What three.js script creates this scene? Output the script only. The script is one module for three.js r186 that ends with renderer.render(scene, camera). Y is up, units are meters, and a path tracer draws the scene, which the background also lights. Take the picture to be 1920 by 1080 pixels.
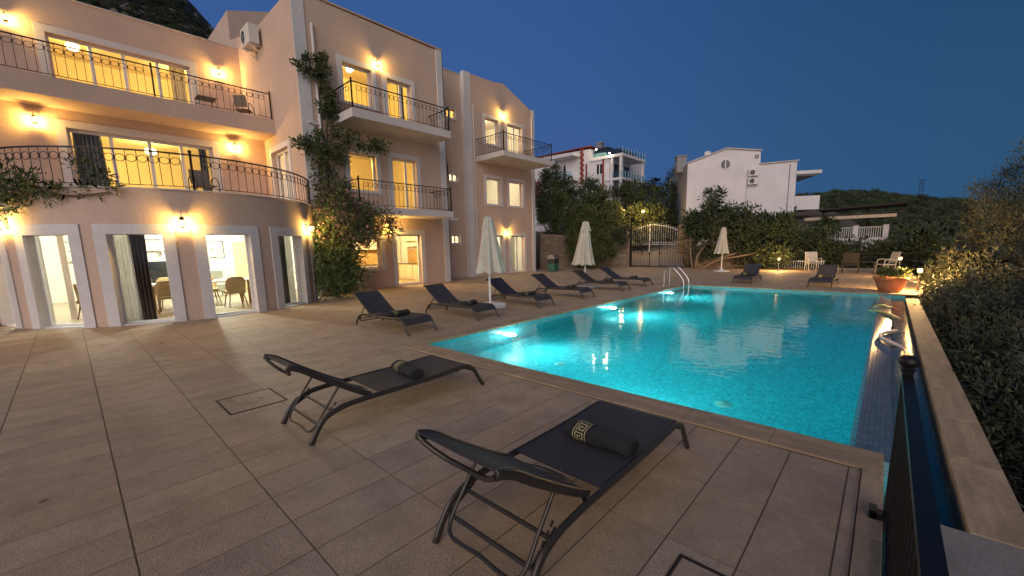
import * as THREE from 'three';
import { mergeGeometries, mergeVertices } from 'three/addons/utils/BufferGeometryUtils.js';
import { RoundedBoxGeometry } from 'three/addons/geometries/RoundedBoxGeometry.js';


const lerp = (a, b, t) => a + (b - a) * t;
const clamp = (x, a = 0, b = 1) => Math.min(b, Math.max(a, x));
const smooth = (a, b, x) => { const t = clamp((x - a) / (b - a)); return t * t * (3 - 2 * t); };

// ---------------------------------------------------------------- camera, sky, sun, exposure
const scene = new THREE.Scene();
const R2 = Math.PI / 180;
const camera = new THREE.PerspectiveCamera(70.74, 16 / 9, 0.05, 3000);
camera.position.set(0, 1.6, 0);
camera.rotation.order = 'YXZ';
camera.rotation.set(-8.817 * R2, 42.688 * R2, -1.2087 * R2);
camera.setViewOffset(1024, 576, 0, -22.56, 1024, 576);
camera.updateProjectionMatrix();

const SUN = new THREE.Vector3(0.45, 0.42, 0.85).normalize();
const SKY_W = 512, SKY_H = 256;
const skyData = new Float32Array(SKY_W * SKY_H * 4);
{
  const sh = new THREE.Vector2(0.25, 0.97).normalize();                 // where the sun has set
  const cz = new THREE.Vector2(-1, 0.0).normalize();                // the paler, more violet part of the sky
  for (let j = 0; j < SKY_H; j++) for (let i = 0; i < SKY_W; i++) {
    const az = ((i + 0.5) / SKY_W - 0.5) * Math.PI * 2, el = ((j + 0.5) / SKY_H - 0.5) * Math.PI;
    const dx = Math.cos(az), dz = Math.sin(az);
    const e = Math.max(0, Math.sin(el));
    const t = smooth(0.02, 0.85, e);
    const v = 0.5 + 0.5 * (dx * cz.x + dz * cz.y);                      // violet side
    const w = Math.pow(Math.max(0, 0.5 + 0.5 * (dx * sh.x + dz * sh.y)), 4);
    const k = smooth(0.38, 0.92, v);
    const hor = [lerp(0.021, 0.042, k), lerp(0.074, 0.098, k), lerp(0.155, 0.270, k)];
    const zen = [lerp(0.002, 0.022, k), lerp(0.027, 0.074, k), lerp(0.090, 0.222, k)];
    const g = Math.exp(-e * 4.5) * w;                                   // afterglow
    const o = (j * SKY_W + i) * 4;
    for (let c = 0; c < 3; c++) skyData[o + c] = 0.92 * (hor[c] * (1 - t) + zen[c] * t) + g * [0.42, 0.31, 0.28][c];
    skyData[o + 3] = 1;
  }
}
const skyTex = new THREE.DataTexture(skyData, SKY_W, SKY_H, THREE.RGBAFormat, THREE.FloatType);
skyTex.mapping = THREE.EquirectangularReflectionMapping;
skyTex.magFilter = skyTex.minFilter = THREE.LinearFilter;
skyTex.needsUpdate = true;
scene.background = skyTex;
scene.environment = skyTex;

const sun = new THREE.DirectionalLight(new THREE.Color().setRGB(1.0, 0.865, 0.775), 1.5);   // the afterglow behind the camera
sun.position.copy(SUN).multiplyScalar(120);
sun.target.position.set(-8, 0, -14);
sun.shadow.radius = 110;
sun.shadow.mapSize.set(2048, 2048);
Object.assign(sun.shadow.camera, { left: -60, right: 60, top: 60, bottom: -60, near: 1, far: 300 });
scene.add(sun, sun.target);

const renderer = new THREE.WebGLRenderer({ antialias: true });
renderer.toneMapping = THREE.LinearToneMapping;
renderer.toneMappingExposure = 1.3;
renderer.shadowMap.enabled = true;

// ---------------------------------------------------------------- helpers
function rngOf(seed) { let a = seed >>> 0; return () => { a = (a + 0x6d2b79f5) >>> 0; let t = Math.imul(a ^ (a >>> 15), 1 | a); t = (t + Math.imul(t ^ (t >>> 7), 61 | t)) ^ t; return ((t ^ (t >>> 14)) >>> 0) / 4294967296; }; }
const V = (x, y, z) => new THREE.Vector3(x, y, z);
const usedNames = {};
function numbered(n) { const k = usedNames[n] = (usedNames[n] ?? -1) + 1; return k ? `${n}_${String(k).padStart(3, '0')}` : n; }
function mesh(name, geo, mat, parent) { const m = new THREE.Mesh(geo, mat); m.name = name; if (parent) parent.add(m); return m; }
function tag(o, label, category, group) { o.userData.label = label; o.userData.category = category; if (group) o.userData.group = group; return o; }
function thing(name, label, category, pos = [0, 0, 0], turn = 0, group) {
  const g = new THREE.Group(); g.name = numbered(name); g.position.set(...pos); g.rotation.y = turn; scene.add(g); return tag(g, label, category, group);
}
function single(name, geo, mat, label, category, group) { const m = mesh(numbered(name), geo, mat, scene); return tag(m, label, category, group); }
function structure(name, geo, mat, label) { const m = geo ? mesh(name, geo, mat, scene) : new THREE.Group(); if (!geo) { m.name = name; scene.add(m); } m.userData.kind = 'structure'; if (label) { m.userData.label = label; } return m; }
function dup(o, pos, turn, label, group) { const c = o.clone(); c.name = numbered(o.userData.base ?? o.name.replace(/_\d{3}$/, '')); c.userData = { ...o.userData }; if (pos) c.position.set(...pos); if (turn !== undefined) c.rotation.y = turn; if (label) c.userData.label = label; if (group) c.userData.group = group; scene.add(c); return c; }
// box with uv in metres
function box(w, h, d, x = 0, y = 0, z = 0) {
  const g = new THREE.BoxGeometry(w, h, d), uv = g.attributes.uv, dims = [[d, h], [d, h], [w, d], [w, d], [w, h], [w, h]];
  for (let f = 0; f < 6; f++) for (let k = 0; k < 4; k++) { const i = f * 4 + k; uv.setXY(i, uv.getX(i) * dims[f][0] + x + z, uv.getY(i) * dims[f][1] + y); }
  return g.translate(x, y, z);
}
const box2 = (x0, x1, y0, y1, z0, z1) => box(Math.abs(x1 - x0), Math.abs(y1 - y0), Math.abs(z1 - z0), (x0 + x1) / 2, (y0 + y1) / 2, (z0 + z1) / 2);
const rbox = (w, h, d, r, x = 0, y = 0, z = 0) => new RoundedBoxGeometry(w, h, d, 2, r).translate(x, y, z);
function merge(list) { return mergeGeometries(list.map(g => { let q = g.index ? g.toNonIndexed() : g; for (const k of Object.keys(q.attributes)) if (!['position', 'normal', 'uv'].includes(k)) q.deleteAttribute(k); if (!q.attributes.uv) q.setAttribute('uv', new THREE.BufferAttribute(new Float32Array(q.attributes.position.count * 2), 2)); return q; })); }
function tube(pts, r, seg = 24, rad = 8, closed = false) { return new THREE.TubeGeometry(new THREE.CatmullRomCurve3(pts.map(p => p.isVector3 ? p : V(...p)), closed, 'centripetal'), seg, r, rad, closed); }
function rod(a, b, r, rad = 6, r2 = r) { const A = V(...a), B = V(...b), d = B.clone().sub(A), g = new THREE.CylinderGeometry(r2, r, d.length(), rad, 1); g.applyQuaternion(new THREE.Quaternion().setFromUnitVectors(V(0, 1, 0), d.clone().normalize())); return g.translate((A.x + B.x) / 2, (A.y + B.y) / 2, (A.z + B.z) / 2); }
function bar(a, b, w, h) { // rectangular bar from a to b, w across, h high
  const A = V(...a), B = V(...b), d = B.clone().sub(A), L = d.length(); d.normalize();
  let side = V(0, 1, 0).cross(d); if (side.length() < 1e-3) side = V(1, 0, 0); side.normalize(); const up = d.clone().cross(side);
  const g = box(w, h, L); g.applyMatrix4(new THREE.Matrix4().makeBasis(side, up, d)); return g.translate((A.x + B.x) / 2, (A.y + B.y) / 2, (A.z + B.z) / 2);
}
function lathe(pts, seg = 24) { return new THREE.LatheGeometry(pts.map(p => new THREE.Vector2(p[0], p[1])), seg); }

// ---- noise and textures
function hash2(x, y, s) { let h = Math.imul(x | 0, 374761393) ^ Math.imul(y | 0, 668265263) ^ Math.imul(s | 0, 2147483647 - 1013904223); h = Math.imul(h ^ (h >>> 13), 1274126177); return ((h ^ (h >>> 16)) >>> 0) / 4294967296; }
function vnoise(x, y, per, s) { const xi = Math.floor(x), yi = Math.floor(y), fx = x - xi, fy = y - yi, u = fx * fx * (3 - 2 * fx), v = fy * fy * (3 - 2 * fy), m = (a) => ((a % per) + per) % per; const a = hash2(m(xi), m(yi), s), b = hash2(m(xi + 1), m(yi), s), c = hash2(m(xi), m(yi + 1), s), d = hash2(m(xi + 1), m(yi + 1), s); return lerp(lerp(a, b, u), lerp(c, d, u), v); }
function fbm(x, y, per, oct, s) { let a = 0, w = 0.5, t = 0; for (let o = 0; o < oct; o++) { a += w * vnoise(x, y, per, s + o * 17); t += w; x *= 2; y *= 2; per *= 2; w *= 0.5; } return a / t; }
function makeTex(n, fn, srgb = true, repeat = 1) {
  const d = new Uint8Array(n * n * 4);
  for (let j = 0; j < n; j++) for (let i = 0; i < n; i++) { const c = fn(i / n, j / n, i, j), o = (j * n + i) * 4; for (let k = 0; k < 3; k++) d[o + k] = clamp(Array.isArray(c) ? c[k] : c) * 255; d[o + 3] = 255; }
  const t = new THREE.DataTexture(d, n, n); t.wrapS = t.wrapT = THREE.RepeatWrapping; t.magFilter = THREE.LinearFilter; t.minFilter = THREE.LinearMipmapLinearFilter; t.generateMipmaps = true;
  if (srgb) t.colorSpace = THREE.SRGBColorSpace; t.repeat.set(repeat, repeat); t.needsUpdate = true; return t;
}
const col = (r, g, b) => new THREE.Color().setRGB(r, g, b);
const std = (o) => new THREE.MeshStandardMaterial({ roughness: 0.7, metalness: 0, ...o });
const phys = (o) => new THREE.MeshPhysicalMaterial({ roughness: 0.5, metalness: 0, ...o });

// textures (value 1 = material colour unchanged)
const texStucco = makeTex(512, (u, v) => { const n = fbm(u * 4, v * 4, 4, 4, 3), f = fbm(u * 64, v * 64, 64, 2, 9); const k = 0.90 + 0.09 * n + 0.05 * (f - 0.5); return [k, k, k]; }, true, 0.25);
const bumpStucco = makeTex(512, (u, v) => fbm(u * 96, v * 96, 96, 3, 21), false, 0.5);
const texStone = makeTex(512, (u, v, i, j) => { const n = fbm(u * 5, v * 5, 5, 4, 5), f = hash2(i, j, 7), m = fbm(u * 60, v * 60, 60, 2, 31); const k = 0.80 + 0.16 * n + 0.10 * (m - 0.5) + 0.20 * (f - 0.5); return [k, k * 0.99, k * 0.97]; }, true, 1 / 0.8);
const bumpStone = makeTex(512, (u, v, i, j) => 0.6 * fbm(u * 110, v * 110, 110, 2, 41) + 0.4 * hash2(i >> 1, j >> 1, 3), false, 1 / 0.8);
const texTravertine = makeTex(512, (u, v) => { const n = fbm(u * 3, v * 22, 22, 3, 55), m = fbm(u * 40, v * 90, 90, 2, 61), b = fbm(u * 4, v * 4, 4, 3, 77); const k = 0.74 + 0.20 * n + 0.12 * (m - 0.5) + 0.12 * (b - 0.5); return [k, k * 0.97, k * 0.93]; }, true, 1);
const mosaic = (n, cells, seed, grout, base, spread) => makeTex(n, (u, v) => {
  const x = u * cells, y = v * cells, fx = x % 1, fy = y % 1, r = hash2(Math.floor(x), Math.floor(y), seed), q = hash2(Math.floor(x), Math.floor(y), seed + 5);
  const g = 0.07; if (fx < g || fx > 1 - g || fy < g || fy > 1 - g) return grout;
  const k = 1 + spread * (r - 0.5), w = 0.12 * (q - 0.5); return [base[0] * (k + w), base[1] * k, base[2] * (k - w * 0.5)];
}, true, 1);
const texPool = mosaic(1024, 40, 11, [0.64, 0.82, 0.84], [0.42, 0.72, 0.76], 0.28); texPool.repeat.set(1 / 1.4, 1 / 1.4);
const bumpRipple = makeTex(512, (u, v) => 0.55 * fbm(u * 7, v * 7, 7, 3, 91) + 0.45 * fbm(u * 16 + 0.3, v * 16, 16, 2, 93), false, 1 / 1.9);
const bumpChannel = makeTex(512, (u, v) => fbm(u * 22, v * 22, 22, 3, 95), false, 1 / 0.9);
const texWeave = makeTex(128, (u, v) => { const a = Math.abs(Math.sin(u * 32 * Math.PI)), b = Math.abs(Math.sin(v * 32 * Math.PI)); const k = 0.55 + 0.45 * Math.max(a, b) * 0.9; return [k, k, k]; }, true, 12);
const texCanvas = makeTex(256, (u, v) => { const n = fbm(u * 6, v * 6, 6, 3, 111), f = fbm(u * 90, v * 90, 90, 1, 113); const k = 0.86 + 0.12 * n + 0.05 * (f - 0.5); return [k, k, k * 0.98]; }, true, 1);
const texWood = makeTex(256, (u, v) => { const n = fbm(u * 3, v * 40, 40, 3, 121); const k = 0.7 + 0.3 * n; return [k, k * 0.95, k * 0.9]; }, true, 2);
const texTerry = makeTex(256, (u, v, i, j) => { const f = fbm(u * 70, v * 70, 70, 2, 131); return [0.6 + 0.4 * f, 0.6 + 0.4 * f, 0.6 + 0.4 * f]; }, true, 4);
const texGround = makeTex(512, (u, v) => { const n = fbm(u * 8, v * 8, 8, 5, 141), f = fbm(u * 80, v * 80, 80, 2, 143); const k = 0.55 + 0.5 * n + 0.25 * (f - 0.5); return [k, k * (0.92 + 0.1 * f), k * 0.85]; }, true, 0.125);
const texRock = makeTex(512, (u, v) => { const n = fbm(u * 6, v * 6, 6, 5, 151), f = fbm(u * 30, v * 30, 30, 3, 153), r = smooth(0.52, 0.66, fbm(u * 22, v * 22, 22, 3, 157)); const k = 0.16 + 0.5 * n * f + 0.6 * r; return [k, k * 0.97, k * 0.92]; }, true, 1 / 60);

// materials
const wallMat = std({ color: col(0.645, 0.468, 0.365), map: texStucco, bumpMap: bumpStucco, bumpScale: 0.004, roughness: 0.92 });
const trimMat = std({ color: col(0.70, 0.66, 0.65), map: texStucco, bumpMap: bumpStucco, bumpScale: 0.002, roughness: 0.85 });
const slabMat = std({ color: col(0.66, 0.60, 0.57), map: texStucco, bumpMap: bumpStucco, bumpScale: 0.002, roughness: 0.85 });
const frameMat = std({ color: col(0.74, 0.73, 0.71), roughness: 0.35 });
const innerMat = std({ color: col(0.80, 0.77, 0.70), map: texStucco, roughness: 0.9 });
const innerFloor = std({ color: col(0.58, 0.50, 0.38), map: texTravertine, roughness: 0.35 });
const paneMat = phys({ color: col(1, 1, 1), transmission: 1, thickness: 0, roughness: 0.0, ior: 1.5 });
const iron = std({ color: col(0.020, 0.018, 0.018), roughness: 0.45, metalness: 0.6 });
const lampIron = std({ color: col(0.05, 0.045, 0.04), roughness: 0.5, metalness: 0.6 });
const steel = std({ color: col(0.75, 0.75, 0.75), roughness: 0.15, metalness: 1 });
const whiteMetal = std({ color: col(0.72, 0.72, 0.70), roughness: 0.4 });
const whitePlastic = std({ color: col(0.45, 0.43, 0.40), roughness: 0.5 });
const alu = std({ color: col(0.060, 0.052, 0.045), roughness: 0.38, metalness: 0.45 });
const sling = std({ color: col(0.052, 0.048, 0.054), map: texWeave, bumpMap: texWeave, bumpScale: 0.001, roughness: 0.75 });
const canvasMat = std({ color: col(0.62, 0.56, 0.48), map: texCanvas, roughness: 0.95, side: THREE.DoubleSide });
const terry = std({ color: col(0.055, 0.053, 0.054), map: texTerry, bumpMap: texTerry, bumpScale: 0.012, roughness: 1 });
const groundMat = std({ color: col(0.16, 0.13, 0.09), map: texGround, bumpMap: texGround, bumpScale: 0.05, roughness: 1 });
const bark = std({ color: col(0.20, 0.15, 0.10), map: texWood, bumpMap: texWood, bumpScale: 0.01, roughness: 1 });
const concrete = std({ color: col(0.30, 0.28, 0.26), map: texStone, roughness: 0.95 });
const terracotta = std({ color: col(0.50, 0.17, 0.075), map: texStucco, roughness: 0.8 });
const houseWhite = std({ color: col(0.74, 0.70, 0.71), map: texStucco, bumpMap: bumpStucco, bumpScale: 0.004, roughness: 0.9 });
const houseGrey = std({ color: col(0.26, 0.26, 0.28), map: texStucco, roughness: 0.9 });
const redPaint = std({ color: col(0.25, 0.05, 0.04), map: texStucco, roughness: 0.8 });
const darkGlass = phys({ color: col(0.02, 0.022, 0.025), roughness: 0.05, metalness: 0 });
const warmBulb = std({ color: col(1, 0.9, 0.7), emissive: col(1.0, 0.66, 0.28), emissiveIntensity: 2.2, roughness: 0.5 });
const roomBulb = std({ color: col(1, 0.95, 0.8), emissive: col(1.0, 0.90, 0.55), emissiveIntensity: 5, roughness: 0.5 });
const whiteBulb = std({ color: col(1, 1, 1), emissive: col(1.0, 1.0, 0.9), emissiveIntensity: 6, roughness: 0.5 });
const WARM = col(1.0, 0.60, 0.14), YELLOW = col(1.0, 0.57, 0.09), NEUTRAL = col(0.97, 1.0, 0.80);
function point(parent, color, cd, x, y, z, rad = 2) { const l = new THREE.PointLight(color, cd, 0, 2); l.position.set(x, y, z); l.castShadow = true; l.shadow.radius = rad; l.name = 'lamp_light'; parent.add(l); return l; }

// ---------------------------------------------------------------- terrain
function terrainH(x, z) {
  let h = -2.2;
  const back = smooth(-28.0, -28.9, z); h = lerp(h, -0.02, back);
  if (z < -29) h += (-29 - z) * 0.24 * smooth(3, -10, x) * smooth(-130, -29, z) + 0;
  if (z < -60) h += 6 * smooth(-60, -120, z) * smooth(10, -20, x);
  const west = smooth(-24.5, -26, x); h = lerp(h, Math.max(h, 2 + (-26 - x) * 0.18), west);
  const r = smooth(0.75, 1.1, x); h = lerp(h, -1.1 - 0.16 * (x - 1) - 1.6 * smooth(1, 9, x), r * smooth(-60, -24, z) + r * (1 - smooth(-60, -24, z)) * 1);
  if (x > 1) h = Math.max(h, -9);
  h += 0.25 * (fbm(x * 0.15 + 50, z * 0.15 + 50, 4096, 3, 7) - 0.5) * smooth(1.0, 3, Math.max(x, -29 - z));
  return h;
}
{
  const n = 150, pos = [], uv = [], idx = [];
  const cx = (u) => -4 + 420 * Math.sinh(4.4 * u) / Math.sinh(4.4), cz = (u) => -16 + 420 * Math.sinh(4.4 * u) / Math.sinh(4.4);
  for (let j = 0; j <= n; j++) for (let i = 0; i <= n; i++) { const x = cx(i / n * 2 - 1), z = cz(j / n * 2 - 1); pos.push(x, terrainH(x, z), z); uv.push(x, z); }
  for (let j = 0; j < n; j++) for (let i = 0; i < n; i++) { const a = j * (n + 1) + i, b = a + 1, c = a + n + 1, d = c + 1; idx.push(a, c, b, b, c, d); }
  const g = new THREE.BufferGeometry(); g.setAttribute('position', new THREE.Float32BufferAttribute(pos, 3)); g.setAttribute('uv', new THREE.Float32BufferAttribute(uv, 2)); g.setIndex(idx); g.computeVertexNormals();
  structure('ground', g, groundMat);
}

// ---------------------------------------------------------------- terrace paving
const TX = 0.3475, TZ = 0.668, TX0 = -0.07, TZ0 = -0.05;
const groutMat = std({ color: col(0.20, 0.142, 0.092), map: texStone, roughness: 1 });
const tileTone = [[0.555, 0.408, 0.275], [0.520, 0.384, 0.264], [0.580, 0.428, 0.294], [0.535, 0.386, 0.254], [0.500, 0.374, 0.266]].map(c => std({ color: col(...c), map: texStone, bumpMap: bumpStone, bumpScale: 0.006, roughness: 0.72 }));
const terrace = structure('terrace');
{
  mesh('terrace_base', merge([box2(-19, 0.0, -0.2, -0.0035, -3.62, 4.4), box2(-19, -6.04, -0.2, -0.0035, -16.78, -3.62), box2(-19, 0.98, -0.2, -0.0035, -28.5, -16.79)]), groutMat, terrace);
  const rnd = rngOf(5);
  const GX = 0.0095, GZ = 0.0085, H = 0.03;
  const variants = []; for (let k = 0; k < 8; k++) { const g = box(TX - GX, H, TZ - GZ), u = g.attributes.uv, ox = rnd() * 5, oy = rnd() * 5; for (let i = 0; i < u.count; i++) u.setXY(i, u.getX(i) + ox, u.getY(i) + oy); variants.push(g); }
  const rects = [];
  const add = (x0, x1, z0, z1) => { if (x1 - x0 > 0.03 && z1 - z0 > 0.03) rects.push([x0, x1, z0, z1]); };
  for (let j = -6; j < 43; j++) for (let k = -4; k < 54; k++) {
    let x1 = TX0 - TX * k, x0 = x1 - TX, z1 = TZ0 - TZ * j, z0 = z1 - TZ;
    const mx = (x0 + x1) / 2, mz = (z0 + z1) / 2;
    if (z0 < -28.45) z0 = -28.45;
    if (mz > -6.35 && (Math.hypot(mx + 16.15, mz + 2.5) < 3.55 || mx < -16.2)) continue;
    if (mz <= -6.35 && mz > -12.8 && mx < -16.0) continue;
    if (mz <= -12.8 && mz > -21.1 && mx < -17.45) continue;
    const right = mz < -16.6 ? 0.97 : 0.0; x1 = Math.min(x1, right); if (x1 <= x0) continue;
    // clip against the coping rectangle of the pool
    const cx0 = -6.06, cz0 = -16.785, cz1 = -3.6;
    if (x1 <= cx0 || z1 <= cz0 || z0 >= cz1) { add(x0, x1, z0, z1); continue; }
    if (x0 < cx0) add(x0, cx0, z0, z1);
    const xr = Math.max(x0, cx0);
    if (z1 > cz1) add(xr, x1, cz1, z1);
    if (z0 < cz0) add(xr, x1, z0, cz0);
  }
  { // dark weathered mortar along the outer edge of the coping
    const pos = [], idx = [], uv = [], n = 420; for (let i = 0; i <= n; i++) { const x = lerp(-6.06, -0.002, i / n), w = 0.004 + 0.016 * Math.pow(fbm(x * 5 + 20, 3.3, 4096, 3, 19), 2.2) + 0.004 * hash2(i, 1, 3); pos.push(x, 0.0022, -3.6, x, 0.0022, -3.6 + w); uv.push(x, 0, x, w); } for (let i = 0; i < n; i++) { const a = i * 2; idx.push(a, a + 1, a + 2, a + 1, a + 3, a + 2); }
    const g = new THREE.BufferGeometry(); g.setAttribute('position', new THREE.Float32BufferAttribute(pos, 3)); g.setAttribute('uv', new THREE.Float32BufferAttribute(uv, 2)); g.setIndex(idx); g.computeVertexNormals(); mesh('mortar_joint', g, std({ color: col(0.06, 0.038, 0.022), map: texStone, roughness: 1 }), terrace); }
  camera.updateMatrixWorld(true);
  const list = rects.map(r => { const c = V((r[0] + r[1]) / 2, 0, (r[2] + r[3]) / 2), d = c.distanceTo(camera.position), p = c.clone().project(camera); const seen = p.z < 1 && Math.abs(p.x) < 1.15 && Math.abs(p.y) < 1.25; return { r, key: (seen ? 0 : 1000) + d / Math.sqrt((r[1] - r[0]) * (r[3] - r[2]) / (TX * TZ)) }; }).sort((a, b) => a.key - b.key);
  const rest = tileTone.map(() => []);
  list.forEach(({ r }, i) => {
    const full = Math.abs(r[1] - r[0] - TX) < 1e-6 && Math.abs(r[3] - r[2] - TZ) < 1e-6, t = Math.floor(rnd() * 5), v = Math.floor(rnd() * 8);
    const g = full ? variants[v] : box(r[1] - r[0] - GX, H, r[3] - r[2] - GZ);
    const y = -H / 2 + (rnd() - 0.5) * 0.0012, x = (r[0] + r[1]) / 2, z = (r[2] + r[3]) / 2;
    if (i < 300) { const m = mesh(i ? `paving_tile_${String(i).padStart(3, '0')}` : 'paving_tile', g, tileTone[t], terrace); m.position.set(x, y, z); m.rotation.set((rnd() - 0.5) * 0.0016, 0, (rnd() - 0.5) * 0.002); }
    else rest[t].push(g.clone().translate(x, y, z));
  });
  rest.forEach((l, t) => { const m = mesh(t ? `paving_tiles_${String(t).padStart(3, '0')}` : 'paving_tiles', merge(l), tileTone[t], terrace); m.userData.kind = 'stuff'; });
}

// ---------------------------------------------------------------- pool
const PX0 = -5.75, PX1 = -0.08, PZ0 = -16.45, PZ1 = -3.93, PB = -1.4, WL = -0.06;
const poolMat = std({ color: col(0.46, 0.86, 0.88), map: texPool, roughness: 0.3 });
const weirMat = phys({ color: col(0.10, 0.148, 0.205), roughness: 0.12, specularIntensity: 0.12 });
const weirGrout = phys({ color: col(0.26, 0.28, 0.30), roughness: 0.8, specularIntensity: 0.1 });
const copeTone = [[0.54, 0.405, 0.262], [0.515, 0.385, 0.252], [0.555, 0.42, 0.278]].map(c => std({ color: col(...c), map: texTravertine, bumpMap: texTravertine, bumpScale: 0.003, roughness: 0.7 }));
const pool = structure('pool_basin');
{
  mesh('pool_floor', box2(PX0 - 0.2, PX1 + 0.28, PB - 0.2, PB, PZ0 - 0.25, PZ1 + 0.25), poolMat, pool);
  mesh('pool_wall', box2(PX0 - 0.25, PX0, PB - 0.1, -0.036, PZ0 - 0.25, PZ1 + 0.25), poolMat, pool);
  mesh('pool_wall_001', box2(PX0, 0.2, PB - 0.1, -0.036, PZ1, PZ1 + 0.25), poolMat, pool);
  mesh('pool_wall_002', box2(PX0, 0.5, PB - 0.1, -0.036, PZ0 - 0.25, PZ0), poolMat, pool);
  const s = new THREE.Shape(); s.moveTo(-0.08, PB - 0.1); s.lineTo(0.2, PB - 0.1); s.lineTo(0.2, -0.135); s.lineTo(-0.06, -0.0485); s.lineTo(-0.08, -0.052);
  const g = new THREE.ExtrudeGeometry(s, { depth: PZ1 - PZ0, bevelEnabled: false }).translate(0, 0, PZ0);
  mesh('weir_wall', g, poolMat, pool);
  // mosaic on the crest of the weir
  const rnd = rngOf(77), ax = Math.atan2(-0.0865, 0.26), len = Math.hypot(0.26, 0.0865), nx = 7, PZT = 0.036, nz = Math.floor((PZ1 - PZ0) / PZT);
  mesh('weir_bed', box(len, 0.006, PZ1 - PZ0 - 0.002).rotateZ(ax).translate(0.07, -0.0915, (PZ0 + PZ1) / 2), weirGrout, pool);
  const im = new THREE.InstancedMesh(box(len / nx - 0.005, 0.005, PZT - 0.006), weirMat, nx * nz); im.name = 'weir_tiles'; im.userData.kind = 'stuff';
  const M = new THREE.Matrix4(), q = new THREE.Quaternion(), one = V(1, 1, 1); let c = 0; const cc = new THREE.Color();
  for (let j = 0; j < nz; j++) for (let i = 0; i < nx; i++) { const t = (i + 0.5) / nx; q.setFromEuler(new THREE.Euler((rnd() - 0.5) * 0.02, 0, ax + (rnd() - 0.5) * 0.02)); M.compose(V(-0.06 + 0.26 * t, -0.0885 + 0.0025 + 0.0435 - 0.0865 * t, PZ0 + 0.02 + j * PZT), q, one); im.setMatrixAt(c, M); const k = 0.8 + rnd() * 0.4; cc.setRGB(k, k * (0.95 + 0.1 * rnd()), k); im.setColorAt(c, cc); c++; }
  pool.add(im);
  mesh('glow_painted_edge', box2(-0.095, -0.05, -0.075, -0.0445, PZ0 + 0.002, PZ1 - 0.002), std({ color: col(0.22, 0.72, 0.72), map: texPool, roughness: 0.25 }), pool);  // pale cyan colour paints in the underwater glow along the weir edge
  // coping stones
  let n = 0; const rn = rngOf(9);
  const cope = (x0, x1, y0, y1, z0, z1) => { const g2 = rbox(x1 - x0 - 0.003, y1 - y0, z1 - z0 - 0.003, 0.006, (x0 + x1) / 2, (y0 + y1) / 2, (z0 + z1) / 2), p = g2.attributes.position, u = g2.attributes.uv, o = rn() * 3; const along = (x1 - x0) > (z1 - z0); for (let i = 0; i < p.count; i++) u.setXY(i, (along ? p.getX(i) : p.getZ(i)) * 0.8 + o, (along ? p.getZ(i) : p.getX(i)) + p.getY(i) + o); mesh(n ? `coping_stone_${String(n).padStart(3, '0')}` : 'coping_stone', g2, copeTone[Math.floor(rn() * 3)], pool); n++; };
  const run = (a, b, L, f) => { const k = Math.round((b - a) / L); for (let i = 0; i < k; i++) f(lerp(a, b, i / k), lerp(a, b, (i + 1) / k)); };
  run(-6.06, 0.115, 0.68, (a, b) => cope(a, b, -0.035, 0.022, PZ1 - 0.012, -3.6));
  run(PZ0 + 0.012, PZ1 - 0.012, 0.68, (a, b) => cope(-6.06, PX0 + 0.012, -0.035, 0.006, a, b));
  run(-6.06, 0.74, 0.68, (a, b) => cope(a, b, -0.035, 0.012, -16.785, PZ0 + 0.012));
  run(-3.6, 4.2, 0.9, (a, b) => cope(0.0, 0.115, -0.03, 0.024, a, b));
  run(-15.42, -3.17, 1.0, (a, b) => cope(0.465, 0.725, -0.05, 0.0, a, b));
}
{
  const retain = thing('retaining_wall', 'pale plastered outer wall of the overflow channel beside the dark garden', 'wall', [0, 0, 0]);
  mesh('wall', merge([box2(0.48, 0.71, -3.6, -0.05, -15.4, -3.17)]), concrete, retain);
  mesh('channel_floor', box2(0.2, 0.48, -0.8, -0.6, -16.4, -3.17), poolMat, retain);
  const rw = thing('retaining_wall', 'plastered retaining wall under the terrace edge with the black railing', 'wall');
  mesh('wall', box2(-0.12, 0.1, -3.6, -0.031, -3.64, 4.3), concrete, rw);
  const land = thing('stone_landing', 'weathered concrete landing at the end of the overflow channel', 'landing');
  mesh('slab', rbox(1.0, 0.9, 1.75, 0.01, 0.83, -0.451, -2.29), concrete, land);
  mesh('support', box2(0.4, 1.25, -3.9, -0.8, -3.1, -1.5), concrete, land);
}
const water = phys({ color: col(1, 1, 1), transmission: 1, thickness: 1.4, roughness: 0.05, ior: 1.33, attenuationColor: col(0.22, 0.83, 0.83), attenuationDistance: 3.2, bumpMap: bumpRipple, bumpScale: 0.0036 });
{
  const w = structure('pool_water', box2(PX0 - 0.01, PX1 + 0.004, PB - 0.01, WL, PZ0 - 0.01, PZ1 + 0.01), water);
  const cw = phys({ color: col(1, 1, 1), transmission: 1, thickness: 0.4, roughness: 0.07, ior: 1.33, attenuationColor: col(0.20, 0.50, 0.55), attenuationDistance: 1.0, bumpMap: bumpChannel, bumpScale: 0.004 });
  structure('channel_water', box2(0.19, 0.49, -0.61, -0.11, -16.41, -3.165), cw);
}
const POOL_LIGHT = col(0.90, 1.0, 0.97);
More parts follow.
